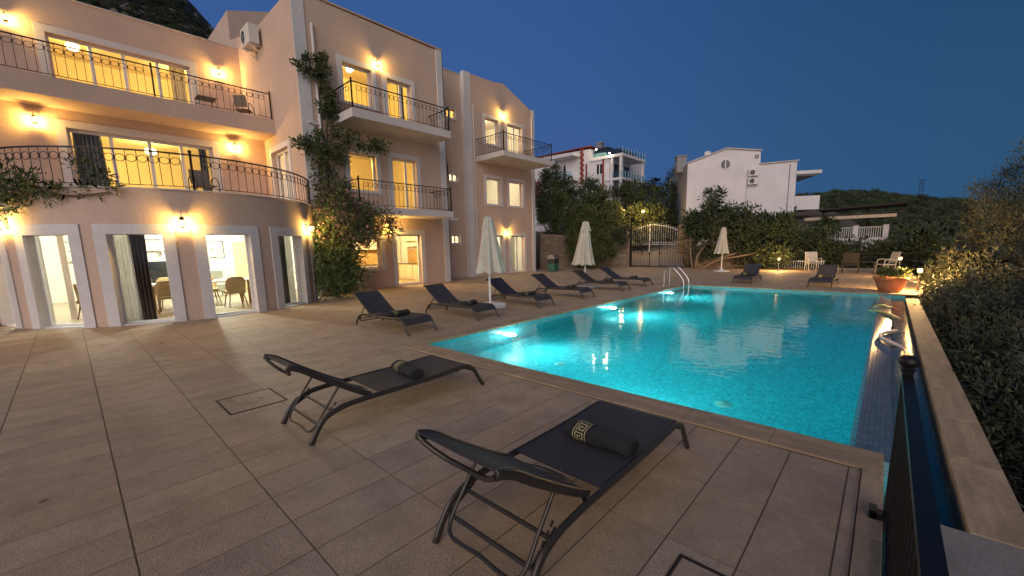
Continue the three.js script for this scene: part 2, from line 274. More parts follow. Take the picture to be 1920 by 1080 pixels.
[[PX0, -6.05, 0], [PX0, -10.3, 0], [PX0, -14.5, 0], [-2.3, PZ1, Math.PI / 2]].forEach(([px, z, turn], i) => {
  const t = thing('pool_light', ['round underwater light in pool wall beside the second lounger of the row', 'round underwater light in pool wall midway between the two parasols', 'round underwater light in pool wall next to the steel ladder', 'round underwater light in the end wall under the wide coping'][i], 'pool light', [px, -0.6, z], turn, 'underwater pool lights');
  mesh('bezel', new THREE.TorusGeometry(0.13, 0.016, 10, 28).rotateY(Math.PI / 2).translate(0.012, 0, 0), whiteMetal, t);
  mesh('lens', new THREE.SphereGeometry(0.125, 20, 10, 0, Math.PI * 2, 0, Math.PI / 2).scale(1, 0.32, 1).rotateZ(-Math.PI / 2).translate(0.002, 0, 0), std({ color: col(1, 1, 1), emissive: POOL_LIGHT, emissiveIntensity: 14, roughness: 0.4 }), t);
  const s = new THREE.SpotLight(POOL_LIGHT, i < 3 ? 28 : 15, 0, 66 * R2, 1.0, 2); s.position.set(0.09, 0, 0); s.target.position.set(1.6, -0.1, 0); s.castShadow = true; s.shadow.radius = 5; t.add(s, s.target); point(t, POOL_LIGHT, 3, 0.13, 0, 0, 5);
});
{
  const pts = [[-1.46, -5.74], [-1.47, -8.6], [-1.46, -11.4], [-4.14, -5.73], [-4.1, -8.6], [-4.05, -11.4], [-4.05, -13.9], [-1.46, -13.9]];
  const g = merge([lathe([[0, 0.02], [0.03, 0.02], [0.035, 0.012], [0.06, 0.016], [0.09, 0.008], [0.1, 0]], 20)]);
  pts.forEach(([x, z], i) => { const m = single('floor_inlet', g, whitePlastic, `white round floor inlet in the row ${x > -2 ? 'beside the weir' : 'beside the loungers'}, ${['fourth', 'third', 'second', 'fourth', 'third', 'second', 'first', 'first'][i]} from the ladder end`, 'pool inlet', 'pool floor inlets'); m.position.set(x, PB, z); });
}

// ---------------------------------------------------------------- villa
const villa = thing('villa', 'three storey salmon pink villa with lit windows, white trim and curved ground floor bay', 'villa');
function frameOf(ox, oz, nx, nz) { return new THREE.Matrix4().makeBasis(V(nz, 0, -nx), V(0, 1, 0), V(nx, 0, nz)).setPosition(ox, 0, oz); }
const FX = (x) => frameOf(x, 0, 1, 0), FZ = (z) => frameOf(0, z, 0, 1);
function wallG(fr, outline, holes, t) {
  const s = new THREE.Shape(outline.map(p => new THREE.Vector2(p[0], p[1])));
  for (const [a, b, c, d] of holes) { const h = new THREE.Path(); h.moveTo(a, b); h.lineTo(a, d); h.lineTo(c, d); h.lineTo(c, b); h.closePath(); s.holes.push(h); }
  return new THREE.ExtrudeGeometry(s, { depth: t, bevelEnabled: false }).translate(0, 0, -t).applyMatrix4(fr);
}
const lb = (fr, u0, u1, y0, y1, n0, n1) => box2(u0, u1, y0, y1, n0, n1).applyMatrix4(fr);
// a window or door: frame mesh, panes and surround as its pieces
function opening(fr, kind, u0, u1, y0, y1, o = {}) {
  const { trim = 0.2, mull = [], inset = 0.16, fw = 0.06, sill = kind === 'window', parent = villa, pane = paneMat } = o;
  const n0 = -inset - 0.05, n1 = -inset, L = [];
  L.push(lb(fr, u0, u1, y1 - fw, y1, n0, n1), lb(fr, u0, u1, y0, y0 + fw, n0, n1), lb(fr, u0, u0 + fw, y0 + fw, y1 - fw, n0, n1), lb(fr, u1 - fw, u1, y0 + fw, y1 - fw, n0, n1));
  for (const m of mull) L.push(lb(fr, m - 0.05, m + 0.05, y0 + fw, y1 - fw, n0 - 0.01, n1 + 0.01));
  const f = mesh(kind, merge(L), frameMat, parent);
  const es = [u0 + fw, ...mull, u1 - fw];
  for (let i = 0; i + 1 < es.length; i++) { const a = es[i] + (i ? 0.05 : 0), b = es[i + 1] - (i + 2 < es.length ? 0.05 : 0); mesh('pane', new THREE.PlaneGeometry(b - a, y1 - y0 - 2 * fw).translate((a + b) / 2, (y0 + y1) / 2, -inset - 0.025).applyMatrix4(fr), pane, f); }
  if (trim) {
    const T = [lb(fr, u0 - trim, u0, y0, y1 + trim, -0.01, 0.03), lb(fr, u1, u1 + trim, y0, y1 + trim, -0.01, 0.03), lb(fr, u0, u1, y1, y1 + trim, -0.01, 0.03)];
    if (sill) T.push(lb(fr, u0 - trim, u1 + trim, y0 - 0.09, y0, -0.12, 0.06));
    mesh('surround', merge(T), trimMat, f);
  }
  return f;
}
const vw = (fr, outline, holes, t = 0.26, mat = wallMat) => mesh('wall', wallG(fr, outline, holes, t), mat, villa);
const rectO = (u0, u1, y0, y1) => [[u0, y0], [u1, y0], [u1, y1], [u0, y1]];
const vb = (name, mat, ...b) => b.forEach(q => mesh(name, box2(...q), mat, villa));

// left wing
{
  const f3 = FX(-22.1), f2 = FX(-20);
  vw(f3, rectO(-6, 6.349, 6.88, 10.56), [[0.48, 6.9, 4.48, 9.3]]);
  opening(f3, 'door', 0.48, 4.48, 6.9, 9.3, { trim: 0.23, mull: [1.56, 2.45, 3.45], fw: 0.09 });
  vw(f2, rectO(-6, 6.349, 3.1, 6.3), [[0.53, 3.12, 4.45, 5.75]]);
  opening(f2, 'door', 0.53, 4.45, 3.12, 5.75, { trim: 0.23, mull: [1.57, 2.58, 3.49], fw: 0.09 });
  vb('balcony_slab', wallMat, [-26.5, -18.6, 6.3, 6.86, -6.345, 6]);
  vb('roof', slabMat, [-26.5, -22.36, 10.1, 10.35, -6.345, 6]);
  vb('parapet_cap', slabMat, [-22.42, -22.06, 10.56, 10.6, -6.345, 6]);
  vb('interior_wall', innerMat, [-25.2, -25, 3.1, 6.3, -6.345, 6], [-26.7, -26.5, 6.86, 10.1, -6.345, 6]);
  vb('interior_wall', innerMat, [-25, -20.26, 3.1, 6.3, 1.6, 1.75], [-26.5, -22.36, 6.86, 10.1, 1.6, 1.75]);
  vb('interior_wall', innerMat, [-25, -20.26, 3.1, 6.3, -6.343, -6.2], [-26.5, -22.36, 6.86, 10.1, -6.343, -6.2]);
  vb('ceiling', innerMat, [-25, -20.27, 6.2, 6.29, -6.2, 1.6], [-26.5, -22.37, 9.95, 10.09, -6.2, 1.6]);
}
// curved bay
const BC = [-16.15, -2.5], BR = 3.75;
const bayPt = (deg, r, y) => V(BC[0] + r * Math.cos(deg * R2), y, BC[1] + r * Math.sin(deg * R2));
function arcBox(r0, r1, a0, a1, y0, y1) {
  if (a0 > a1) [a0, a1] = [a1, a0];
  const n = Math.max(2, Math.ceil((a1 - a0) / 2)), s = new THREE.Shape();
  for (let i = 0; i <= n; i++) { const a = lerp(a0, a1, i / n) * R2; s[i ? 'lineTo' : 'moveTo'](r1 * Math.cos(a), r1 * Math.sin(a)); }
  for (let i = n; i >= 0; i--) { const a = lerp(a0, a1, i / n) * R2; s.lineTo(r0 * Math.cos(a), r0 * Math.sin(a)); }
  const g = new THREE.ExtrudeGeometry(s, { depth: y1 - y0, bevelEnabled: false });   // (x, zz, up)
  const p = g.attributes.position, u = g.attributes.uv, nn = g.attributes.normal;
  for (let i = 0; i < p.count; i++) { const x = p.getX(i), zz = p.getY(i), y = p.getZ(i) + y0, nx = nn.getX(i), nz = nn.getY(i), ny = nn.getZ(i); const a = Math.atan2(zz, x); p.setXYZ(i, BC[0] + x, y, BC[1] + zz); nn.setXYZ(i, nx, ny, nz); if (Math.abs(ny) > 0.5) u.setXY(i, x, zz); else u.setXY(i, a * r1, y); }
  for (let i = 0; i < p.count; i += 3) { for (const at of [p, nn, u]) { const k = at.itemSize, A = []; for (let c = 0; c < k; c++) { A.push(at.array[(i + 1) * k + c]); at.array[(i + 1) * k + c] = at.array[(i + 2) * k + c]; at.array[(i + 2) * k + c] = A[c]; } } }
  // smooth the outer and inner faces
  for (let i = 0; i < p.count; i++) if (Math.abs(nn.getY(i)) < 0.5) { const dx = p.getX(i) - BC[0], dz = p.getZ(i) - BC[1], r = Math.hypot(dx, dz), d = (nn.getX(i) * dx + nn.getZ(i) * dz) / r; if (Math.abs(d) > 0.9) { const sg = Math.sign(d); nn.setXYZ(i, sg * dx / r, 0, sg * dz / r); } }
  return g;
}
const BAYC = [74.2, 47.25, 21.6, -5.8, -33.0, -60.5], OH = 7.9, TH = 11.0;
{
  const cuts = [90]; for (const c of BAYC) cuts.push(c + OH, c - OH); cuts.push(-89.5);
  for (let i = 0; i < cuts.length; i += 2) mesh('wall', arcBox(BR - 0.28, BR, cuts[i + 1], cuts[i], -0.1, 2.12), wallMat, villa);
  mesh('wall', arcBox(BR - 0.28, BR, -89.5, 90, 2.121, 3.09), wallMat, villa);
  mesh('parapet_cap', arcBox(BR - 0.28, BR + 0.03, -89.0, 89.5, 3.091, 3.12), slabMat, villa);
  BAYC.forEach((c, i) => {
    const n = [Math.cos(c * R2), Math.sin(c * R2)], r = (BR - 0.16) * Math.cos(OH * R2), hw = (BR - 0.2) * Math.sin(OH * R2);
    const fr = frameOf(BC[0] + n[0] * r, BC[1] + n[1] * r, n[0], n[1]);
    const f = opening(fr, 'door', -hw, hw, 0.03, 2.12, { trim: 0, inset: 0, fw: 0.045 });
    mesh('surround', merge([arcBox(BR - 0.27, BR + 0.03, c + OH - 0.35, c + TH, -0.02, 2.31), arcBox(BR - 0.27, BR + 0.03, c - TH, c - OH + 0.35, -0.02, 2.31), arcBox(BR - 0.27, BR + 0.03, c - OH + 0.35, c + OH - 0.35, 2.085, 2.31)]), trimMat, f);
    mesh('threshold', arcBox(BR - 0.3, BR - 0.02, c - OH + 0.3, c + OH - 0.3, -0.05, 0.03), trimMat, f);
  });
  // storey slab (terrace of the first floor), room floor
  const dsh = (r, back, z0, z1) => { const s = new THREE.Shape(); s.moveTo(back, -z0); s.lineTo(back, -z1); s.lineTo(BC[0], -z1); for (let a = 90; a >= -90; a -= 3) s.lineTo(BC[0] + r * Math.cos(a * R2), -(BC[1] + r * Math.sin(a * R2))); s.lineTo(BC[0], -z0); s.closePath(); return s; };
  const ext = (s, y0, y1) => new THREE.ExtrudeGeometry(s, { depth: y1 - y0, bevelEnabled: false }).rotateX(-Math.PI / 2).translate(0, y0, 0);
  mesh('floor_slab', ext(dsh(BR - 0.285, -25, -6.34, 1.26), 2.72, 3.085), slabMat, villa);
  mesh('room_floor', ext(dsh(BR - 0.285, -21.5, -6.34, 1.26), -0.2, 0.025), innerFloor, villa);
  mesh('ceiling', ext(dsh(BR - 0.29, -21.2, -6.33, 1.25), 2.64, 2.715), innerMat, villa);
  vb('wall', wallMat, [-16.4, -16.16, -0.1, 3.09, 1.26, 6]);
  vb('balcony_slab', slabMat, [-25, -16.16, 2.72, 3.085, 1.262, 6]);
  vb('interior_wall', innerMat, [-21.4, -21.2, 0.02, 2.72, -6.34, 1.4], [-21.2, -16.17, 0.02, 2.72, 1.1, 1.25], [-21.2, -16.2, 0.02, 2.72, -6.33, -6.2]);
  mesh('interior_wall', box2(-19.0, -15.35, 0.025, 2.64, -0.02, 0.1), innerMat, villa);   // partition with a white end, seen through the first glass door
}
// middle block
const MX = -15.9;
{
  const f = FX(MX), fs = FZ(-6.35);
  const O = [['window', 8.0, 9.2, 7.3, 8.72], ['door', 9.88, 11.05, 6.66, 8.64], ['window', 8.0, 9.15, 4.0, 5.45], ['door', 9.9, 11.12, 3.3, 5.5], ['window', 7.9, 9.1, 0.85, 2.12], ['door', 9.85, 11.15, 0.04, 2.28]];
  vw(f, [[6.35, -0.1], [12.8, -0.1], [12.8, 10.5], [6.35, 10.55]], O.map(([, a, b, c, d]) => [a, c, b, d]), 0.28);
  for (const [k, a, b, c, d] of O) opening(f, k, a, b, c, d, { trim: 0.2, mull: k === 'door' && c > 1 ? [lerp(a, b, 0.62)] : [], fw: 0.07, inset: 0.18 });
  vw(fs, [[-28, -0.1], [MX - 0.281, -0.1], [MX - 0.281, 10.55], [-20, 10.56], [-23.2, 11.3], [-28, 11.3]], [[-19.3, 3.15, -17.45, 5.68]], 0.26);
  opening(fs, 'door', -19.3, -17.45, 3.15, 5.68, { trim: 0.2, mull: [-18.4], fw: 0.08 });
  vb('wall', wallMat, [-24, -16.19, -0.1, 10.49, -12.799, -12.56]);
  vb('corner_trim', trimMat, [MX - 0.02, MX + 0.03, -0.02, 10.58, -6.75, -6.32], [MX - 0.02, MX + 0.03, -0.02, 10.56, -12.83, -12.48], [-16.2, MX + 0.03, -0.02, 10.56, -12.83, -12.8]);
  vb('parapet_cap', wallMat, [-16.22, MX + 0.05, 10.58, 10.62, -12.85, -6.3]);
  vb('floor_slab', slabMat, [-21, -16.19, 2.93, 3.28, -12.55, -6.62], [-21, -16.19, 6.3, 6.63, -12.55, -6.62], [-24, -16.19, 10.1, 10.4, -12.55, -6.62]);
  vb('interior_wall', innerMat, [-20.8, -20.6, 0.02, 10.1, -12.55, -6.62]);
  vb('interior_wall', innerMat, [-20.6, -16.2, 0.02, 10.1, -6.7, -6.615], [-20.6, -16.2, 0.02, 10.1, -12.555, -12.45]);
  vb('room_floor', innerFloor, [-20.6, -16.19, -0.1, 0.03, -12.45, -6.7]);
  vb('balcony_slab', slabMat, [MX + 0.001, -14.4, 6.33, 6.63, -11.95, -7.5]);
  vb('balcony_slab', slabMat, [MX + 0.001, -14.4, 2.98, 3.24, -11.9, -7.5]);
  vb('ledge', trimMat, [-17.49, MX + 0.0, 2.98, 3.1, -13.4, -12.84]);
  vb('wall', wallMat, [-28, -24, 10, 12.95, -12.5, -6.61]);
  vb('chimney', trimMat, [-17.0, -16.75, 10.4, 11.1, -11.9, -11.65]);
  const s = new THREE.Shape([[6.61, 12.95], [12.5, 12.95], [9.5, 13.9]].map(p => new THREE.Vector2(...p)));
  mesh('roof', new THREE.ExtrudeGeometry(s, { depth: 4, bevelEnabled: false }).translate(0, 0, -4).applyMatrix4(FX(-24)), wallMat, villa);
  mesh('downpipe', merge([rod([MX + 0.06, 9.65, -6.96], [MX + 0.06, 3.2, -6.96], 0.05, 10), rod([MX + 0.06, 6.25, -6.55], [MX + 0.06, 6.2, -6.96], 0.045, 10)]), trimMat, villa);
}
// recess and third block
{
  const fr = FX(-17.5), ft = FX(-17.25);
  const small = [[14.27, 14.86, 8.38, 8.82], [14.27, 14.86, 5.18, 5.56], [14.27, 14.86, 1.88, 2.32]];
  vw(fr, rectO(12.81, 15.349, -0.1, 10.66), small.map(([a, b, c, d]) => [a, c, b, d]), 0.24);
  for (const [a, b, c, d] of small) opening(fr, 'window', a, b, c, d, { trim: 0.05, fw: 0.045, inset: 0.1, mull: [(a + b) / 2] });
  const O = [['window', 16.78, 17.85, 7.46, 8.84], ['door', 18.6, 19.9, 6.64, 8.84], ['window', 16.75, 17.95, 4.1, 5.58], ['window', 18.67, 19.9, 4.1, 5.58], ['window', 16.85, 18.05, 0.32, 2.33], ['door', 18.7, 20.0, 0.05, 2.33]];
  vw(ft, [[15.35, -0.1], [21.1, -0.1], [21.1, 10.02], [20.75, 10.06], [18.3, 10.98], [17.6, 10.86], [15.35, 10.8]], O.map(([, a, b, c, d]) => [a, c, b, d]), 0.3);
  for (const [k, a, b, c, d] of O) opening(ft, k, a, b, c, d, { trim: 0.17, fw: 0.065, inset: 0.18, mull: b - a > 1.25 ? [lerp(a, b, 0.6)] : [] });
  vb('wall', wallMat, [-24, -17.551, -0.1, 10.0, -21.099, -20.85]);
  vb('corner_trim', trimMat, [-17.27, -17.22, -0.02, 10.84, -15.76, -15.33], [-17.5, -17.22, -0.02, 10.84, -15.335, -15.3], [-17.27, -17.22, -0.02, 10.08, -21.12, -20.9]);
  vb('parapet_cap', slabMat, [-17.76, -17.46, 10.66, 10.7, -15.3, -12.84]);
  vb('floor_slab', slabMat, [-22, -17.56, 2.95, 3.28, -20.84, -12.81], [-22, -17.56, 6.3, 6.62, -20.84, -12.81], [-24, -17.56, 9.6, 9.85, -20.84, -12.81]);
  vb('interior_wall', innerMat, [-22.2, -22.0, 0.02, 9.6, -20.84, -12.81], [-22, -17.75, 0.02, 9.6, -15.3, -15.15], [-20.5, -20.4, 0.02, 9.6, -15.14, -12.81], [-22, -17.57, 0.02, 9.6, -20.845, -20.7]);
  vb('room_floor', innerFloor, [-22, -17.57, -0.1, 0.03, -20.7, -12.81]);
  vb('balcony_slab', slabMat, [-17.249, -15.1, 6.34, 6.6, -20.2, -16.0]);
  mesh('downpipe', merge([rod([-17.19, 9.3, -15.86], [-17.19, 0.1, -15.86], 0.035, 8), rod([-17.19, 9.6, -20.8], [-17.19, 0.1, -20.8], 0.04, 8)]), trimMat, villa);
  const vent = []; for (let i = 0; i < 9; i++) vent.push(lb(fr, 14.06, 14.2, 5.45 + i * 0.07, 5.48 + i * 0.07, 0, 0.05)); mesh('louver', merge(vent), iron, villa);
}
// ---- room lamps: a glowing fitting and its light
function roomLamp(label, x, y, z, color, cd, o = {}) {
  const t = thing('ceiling_lamp', label, 'lamp', [x, y, z]);
  const r = o.r ?? 0.16, drop = o.drop ?? 0.25, bulb = o.bulb ?? roomBulb;
  mesh('cord', rod([0, r * 0.6, 0], [0, drop + r, 0], 0.008, 6), whiteMetal, t);
  mesh('canopy', new THREE.CylinderGeometry(0.06, 0.07, 0.03, 16).translate(0, drop + r - 0.015, 0), whiteMetal, t);
  mesh('globe', new THREE.SphereGeometry(r, 18, 12).scale(1, 0.7, 1), bulb, t);
  point(t, color, cd, 0, 0, 0, 4);
  return t;
}
roomLamp('glowing ceiling lamp inside the top floor room behind the left balcony', -23.7, 9.55, -1.2, YELLOW, 12, { r: 0.2, drop: 0.2 });
roomLamp('glowing ceiling lamp in the top floor left room near its right wall', -24.3, 9.55, -4.4, YELLOW, 9, { r: 0.2, drop: 0.2 });
roomLamp('glowing ceiling lamp in first floor room behind the curved balcony', -22.6, 5.8, -2.9, YELLOW, 12, { r: 0.2, drop: 0.2 });
roomLamp('glowing ceiling lamp in first floor room beside the grey curtain', -23.4, 5.8, 0.2, YELLOW, 8, { r: 0.18, drop: 0.22 });
roomLamp('round pendant lamp in the top floor middle bedroom', -18.4, 9.6, -9.6, YELLOW, 18, { drop: 0.34 });
roomLamp('round white pendant lamp seen in the first floor middle window', -17.6, 5.42, -8.2, YELLOW, 16, { drop: 0.72, r: 0.17 });
roomLamp('ceiling lamp in the ground floor kitchen', -17.8, 2.6, -9.9, col(1, 0.74, 0.34), 30, { drop: 0.17 });
roomLamp('ceiling lamp in the top floor bedroom of the end block', -19.4, 9.2, -18.3, col(1, 0.80, 0.45), 14, { drop: 0.24 });
roomLamp('ceiling lamp in the first floor bedroom of the end block', -19.4, 5.9, -18.3, col(1, 0.88, 0.56), 12, { drop: 0.24 });
roomLamp('ceiling lamp in the ground floor bedroom of the end block', -19.6, 2.55, -18.6, col(1, 0.95, 0.62), 12, { drop: 0.24 });
roomLamp('ceiling lamp in the top floor bathroom', -18.9, 9.3, -14.2, YELLOW, 9, { r: 0.1, drop: 0.2 });
roomLamp('ceiling lamp in the first floor bathroom', -18.9, 5.95, -14.2, col(1, 0.85, 0.5), 9, { r: 0.1, drop: 0.25 });
roomLamp('ceiling lamp in the ground floor bathroom', -18.9, 2.6, -14.2, col(1, 0.85, 0.5), 9, { r: 0.1, drop: 0.25 });
roomLamp('bright white ceiling lamp above the dining table', -15.6, 2.45, -2.9, NEUTRAL, 25, { r: 0.12, drop: 0.07, bulb: whiteBulb });
roomLamp('bright white ceiling lamp in the sitting area behind the dining table', -18.9, 2.45, -3.4, NEUTRAL, 27, { r: 0.12, drop: 0.07, bulb: whiteBulb });
roomLamp('white ceiling lamp in the hall behind the white partition', -17.6, 2.45, 0.6, NEUTRAL, 17, { r: 0.12, drop: 0.07, bulb: whiteBulb });

// ---- wall lanterns
const cageG = (() => { const L = []; for (const [sx, sz] of [[-1, -1], [1, -1], [1, 1], [-1, 1]]) L.push(rod([sx * 0.088, 0.115, 0.17 + sz * 0.088], [sx * 0.062, -0.075, 0.17 + sz * 0.062], 0.006, 5)); return merge(L); })();
const capG = new THREE.CylinderGeometry(0.02, 0.112, 0.07, 4, 1).rotateY(Math.PI / 4).translate(0, 0.15, 0.17);
const shadeG = new THREE.CylinderGeometry(0.118, 0.082, 0.18, 4, 1).rotateY(Math.PI / 4).translate(0, 0.02, 0.17);
const bottomG = new THREE.CylinderGeometry(0.09, 0.05, 0.03, 4, 1).rotateY(Math.PI / 4).translate(0, -0.088, 0.17);
const dullGlass = std({ color: col(0.5, 0.45, 0.36), roughness: 0.3 });
function sconce(label, x, y, z, nx, nz, cd = 5, lit = true) {
  const t = thing('wall_lantern', label, 'lantern', [x, y, z], Math.atan2(nx, nz), 'wall lanterns on the villa'); t.scale.setScalar(0.88);
  mesh('back_plate', rbox(0.11, 0.26, 0.02, 0.006, 0, 0.06, 0.012), lampIron, t);
  mesh('arm', tube([[0, 0.13, 0.02], [0, 0.24, 0.07], [0, 0.25, 0.13], [0, 0.2, 0.17]], 0.009, 12, 6), lampIron, t);
  mesh('cap', capG, lampIron, t); mesh('cage', cageG, lampIron, t); mesh('base_plate', bottomG, lampIron, t);
  mesh('shade', shadeG, lit ? warmBulb : dullGlass, t);
  if (lit) point(t, WARM, cd * 1.1, 0, 0.02, 0.17, 2.5);
  return t;
}
const bay = (deg, y, label, cd) => { const p = bayPt(deg, BR, y); return sconce(label, p.x, p.y, p.z, Math.cos(deg * R2), Math.sin(deg * R2), cd); };
sconce('lit wall lantern on the top floor beside the projecting block', -22.1, 9.33, -5.5, 1, 0, 6);
sconce('lit wall lantern on the top floor left of the wide glass doors', -22.1, 9.36, 0.35, 1, 0, 6);
sconce('lit wall lantern on the first floor under the balcony, left of the glass doors', -20, 5.8, 0.12, 1, 0, 6);
sconce('lit wall lantern on the first floor under the balcony, near the inner corner', -20, 5.84, -5.2, 1, 0, 6);
bay(8.1, 2.3, 'lit wall lantern on the curved bay between the curtained door and the dining room door', 5);
bay(61, 2.3, 'lit wall lantern on the curved bay beside the first glass door', 5);
bay(-46.7, 2.3, 'lit wall lantern on the curved bay half behind the oleander', 5);
sconce('lit wall lantern high on the middle block above its top balcony', MX, 9.0, -9.5, 1, 0, 4);
sconce('lit wall lantern beside the kitchen door under the middle balcony', MX, 2.5, -9.6, 1, 0, 6);
sconce('unlit wall lantern on the middle block above the first floor balcony', MX, 5.75, -9.52, 1, 0, 0, false);
sconce('lit wall lantern above the top balcony of the end block', -17.25, 9.18, -18.25, 1, 0, 6);
sconce('lit wall lantern on the ground floor of the end block near the closed parasol', -17.25, 2.5, -18.35, 1, 0, 4);

// ---- balcony railings
const ringG = new THREE.TorusGeometry(0.078, 0.0075, 5, 18);
function railing(label, path, h, o = {}) {
  const t = thing('balcony_railing', label, 'railing', [0, 0, 0], 0, 'wrought iron balcony railings');
  const { sp = 0.2, posts = [0, path.length - 1], y0 = 0.07 } = o;
  const rails = [], low = [];
  for (let i = 0; i + 1 < path.length; i++) {
    const a = path[i], b = path[i + 1];
    rails.push(bar([a[0], a[1] + h - 0.02, a[2]], [b[0], b[1] + h - 0.02, b[2]], 0.045, 0.028));
    low.push(bar([a[0], a[1] + y0, a[2]], [b[0], b[1] + y0, b[2]], 0.03, 0.014));
  }
  mesh('top_rail', merge(rails), iron, t); mesh('bottom_rail', merge(low), iron, t);
  // walk along
  const seg = []; let total = 0; for (let i = 0; i + 1 < path.length; i++) { const l = Math.hypot(path[i + 1][0] - path[i][0], path[i + 1][2] - path[i][2]); seg.push([total, l]); total += l; }
  const at = (d) => { let i = 0; while (i + 1 < seg.length && d > seg[i][0] + seg[i][1]) i++; const k = (d - seg[i][0]) / seg[i][1], a = path[i], b = path[i + 1]; return { p: [lerp(a[0], b[0], k), a[1], lerp(a[2], b[2], k)], ang: Math.atan2(-(b[2] - a[2]), b[0] - a[0]) }; };
  const runs = o.runs ?? [[0, total]];
  const barG = new THREE.CylinderGeometry(0.0075, 0.0075, h - 0.03 - y0, 5);
  for (const [d0, d1] of runs) {
    const n = Math.round((d1 - d0) / sp), s = (d1 - d0) / n;
    for (let i = 1; i < n; i++) { const q = at(d0 + i * s); const m = mesh('baluster', barG, iron, t); m.position.set(q.p[0], q.p[1] + (h - 0.03 + y0) / 2, q.p[2]); }
    for (let i = 1; i < n - 1; i++) { const q = at(d0 + (i + 0.5) * s); const m = mesh('ring', ringG, iron, t); m.position.set(q.p[0], q.p[1] + h - 0.2, q.p[2]); m.rotation.y = q.ang; m.scale.set(s / 0.172, 1, 1); }
  }
  const postG = merge([box(0.045, h + 0.02, 0.045, 0, (h + 0.02) / 2, 0), new THREE.SphereGeometry(0.036, 10, 8).translate(0, h + 0.06, 0), new THREE.CylinderGeometry(0.032, 0.026, 0.02, 10).translate(0, h + 0.025, 0)]);
  for (const i of posts) { const m = mesh('post', postG, iron, t); m.position.set(...path[i]); }
  return t;
}
railing('black iron railing with rings on the straight top floor balcony of the left wing', [[-18.66, 6.86, 5], [-18.66, 6.86, -2.72], [-18.66, 6.86, -6.28]], 0.98, { posts: [1, 2], runs: [[0, 7.72], [7.72, 11.28]] });
{ const P = []; const post = []; for (let a = 84; a >= -84; a -= 3) { const p = bayPt(a, BR - 0.06, 3.12); P.push([p.x, p.y, p.z]); }
  const step = 2 * (BR - 0.06) * Math.sin(1.5 * R2); const iP = 27; // post near 4 degrees
  railing('black iron railing with rings along the curved first floor terrace', P, 0.84, { posts: [iP], runs: [[0, iP * step], [iP * step, (P.length - 1) * step]], sp: 0.19 }); }
const boxRail = (label, xw, xf, z0, z1, y, h, o) => railing(label, [[xw, y, z0], [xf, y, z0], [xf, y, z1], [xw, y, z1]], h, { posts: [1, 2], runs: [[0, xf - xw], [xf - xw, xf - xw + z0 - z1], [xf - xw + z0 - z1, 2 * (xf - xw) + z0 - z1]], sp: 0.19, ...o });
boxRail('black iron railing of the top balcony on the middle block', MX + 0.02, -14.46, -7.56, -11.89, 6.63, 0.92);
boxRail('black iron railing of the first floor balcony on the middle block', MX + 0.02, -14.46, -7.56, -11.84, 3.24, 0.98);
boxRail('black iron railing of the balcony on the end block', -17.23, -15.16, -16.06, -20.14, 6.6, 0.92);

// ---------------------------------------------------------------- sun loungers
function ribbon(path, width, th, sag = 0, nz = 8) {   // sheet along path (x, y), across z, with thickness
  const pos = [], uv = [], idx = [], n = path.length; let L = 0; const cum = [0]; for (let i = 1; i < n; i++) { L += Math.hypot(path[i][0] - path[i - 1][0], path[i][1] - path[i - 1][1]); cum.push(L); }
  for (const side of [0, 1]) for (let i = 0; i < n; i++) for (let j = 0; j <= nz; j++) { const v = j / nz * 2 - 1, s = sag * (1 - v * v) * Math.sin(Math.PI * clamp(cum[i] / L, 0.05, 0.95)); pos.push(path[i][0], path[i][1] - s - side * th, v * width / 2); uv.push(cum[i], (v + 1) / 2 * width); }
  const W = nz + 1, o = n * W;
  for (let i = 0; i + 1 < n; i++) for (let j = 0; j < nz; j++) { const a = i * W + j, b = a + 1, c = a + W, d = c + 1; idx.push(a, b, c, b, d, c, o + a, o + c, o + b, o + b, o + c, o + d); }
  for (let j = 0; j < nz; j++) { const a = j, b = j + 1; idx.push(a, o + a, b, b, o + a, o + b); const c = (n - 1) * W + j, d = c + 1; idx.push(c, d, o + c, d, o + d, o + c); }
  const g = new THREE.BufferGeometry(); g.setAttribute('position', new THREE.Float32BufferAttribute(pos, 3)); g.setAttribute('uv', new THREE.Float32BufferAttribute(uv, 2)); g.setIndex(idx); g.computeVertexNormals(); return g;
}
const spline2 = (pts, n) => new THREE.CatmullRomCurve3(pts.map(p => V(p[0], p[1], 0)), false, 'centripetal').getPoints(n).map(p => [p.x, p.y]);
// flattened tube: tube scaled in its own cross-section is awkward, so a swept oval
function ovalTube(pts, ry, rz, seg = 40, rad = 10) {
  const c = new THREE.CatmullRomCurve3(pts.map(p => V(...p)), false, 'centripetal'), pos = [], idx = [];
  for (let i = 0; i <= seg; i++) { const p = c.getPointAt(i / seg), t = c.getTangentAt(i / seg), side = V(0, 0, 1), up = side.clone().cross(t).normalize(); for (let k = 0; k < rad; k++) { const a = k / rad * Math.PI * 2; const q = p.clone().addScaledVector(up, Math.sin(a) * ry).addScaledVector(side, Math.cos(a) * rz); pos.push(q.x, q.y, q.z); } }
  for (let i = 0; i < seg; i++) for (let k = 0; k < rad; k++) { const a = i * rad + k, b = i * rad + (k + 1) % rad, d = a + rad, e = b + rad; idx.push(a, b, d, b, e, d); }
  for (const e of [0, seg]) { const ci = pos.length / 3; const p = c.getPointAt(e / seg); pos.push(p.x, p.y, p.z); for (let k = 0; k < rad; k++) { const a = e * rad + k, b = e * rad + (k + 1) % rad; if (e) idx.push(ci, a, b); else idx.push(ci, b, a); } }
  const g = new THREE.BufferGeometry(); g.setAttribute('position', new THREE.Float32BufferAttribute(pos, 3)); g.setIndex(idx); g.computeVertexNormals(); return g;
}
const LX = 0.985, LW = 0.325;
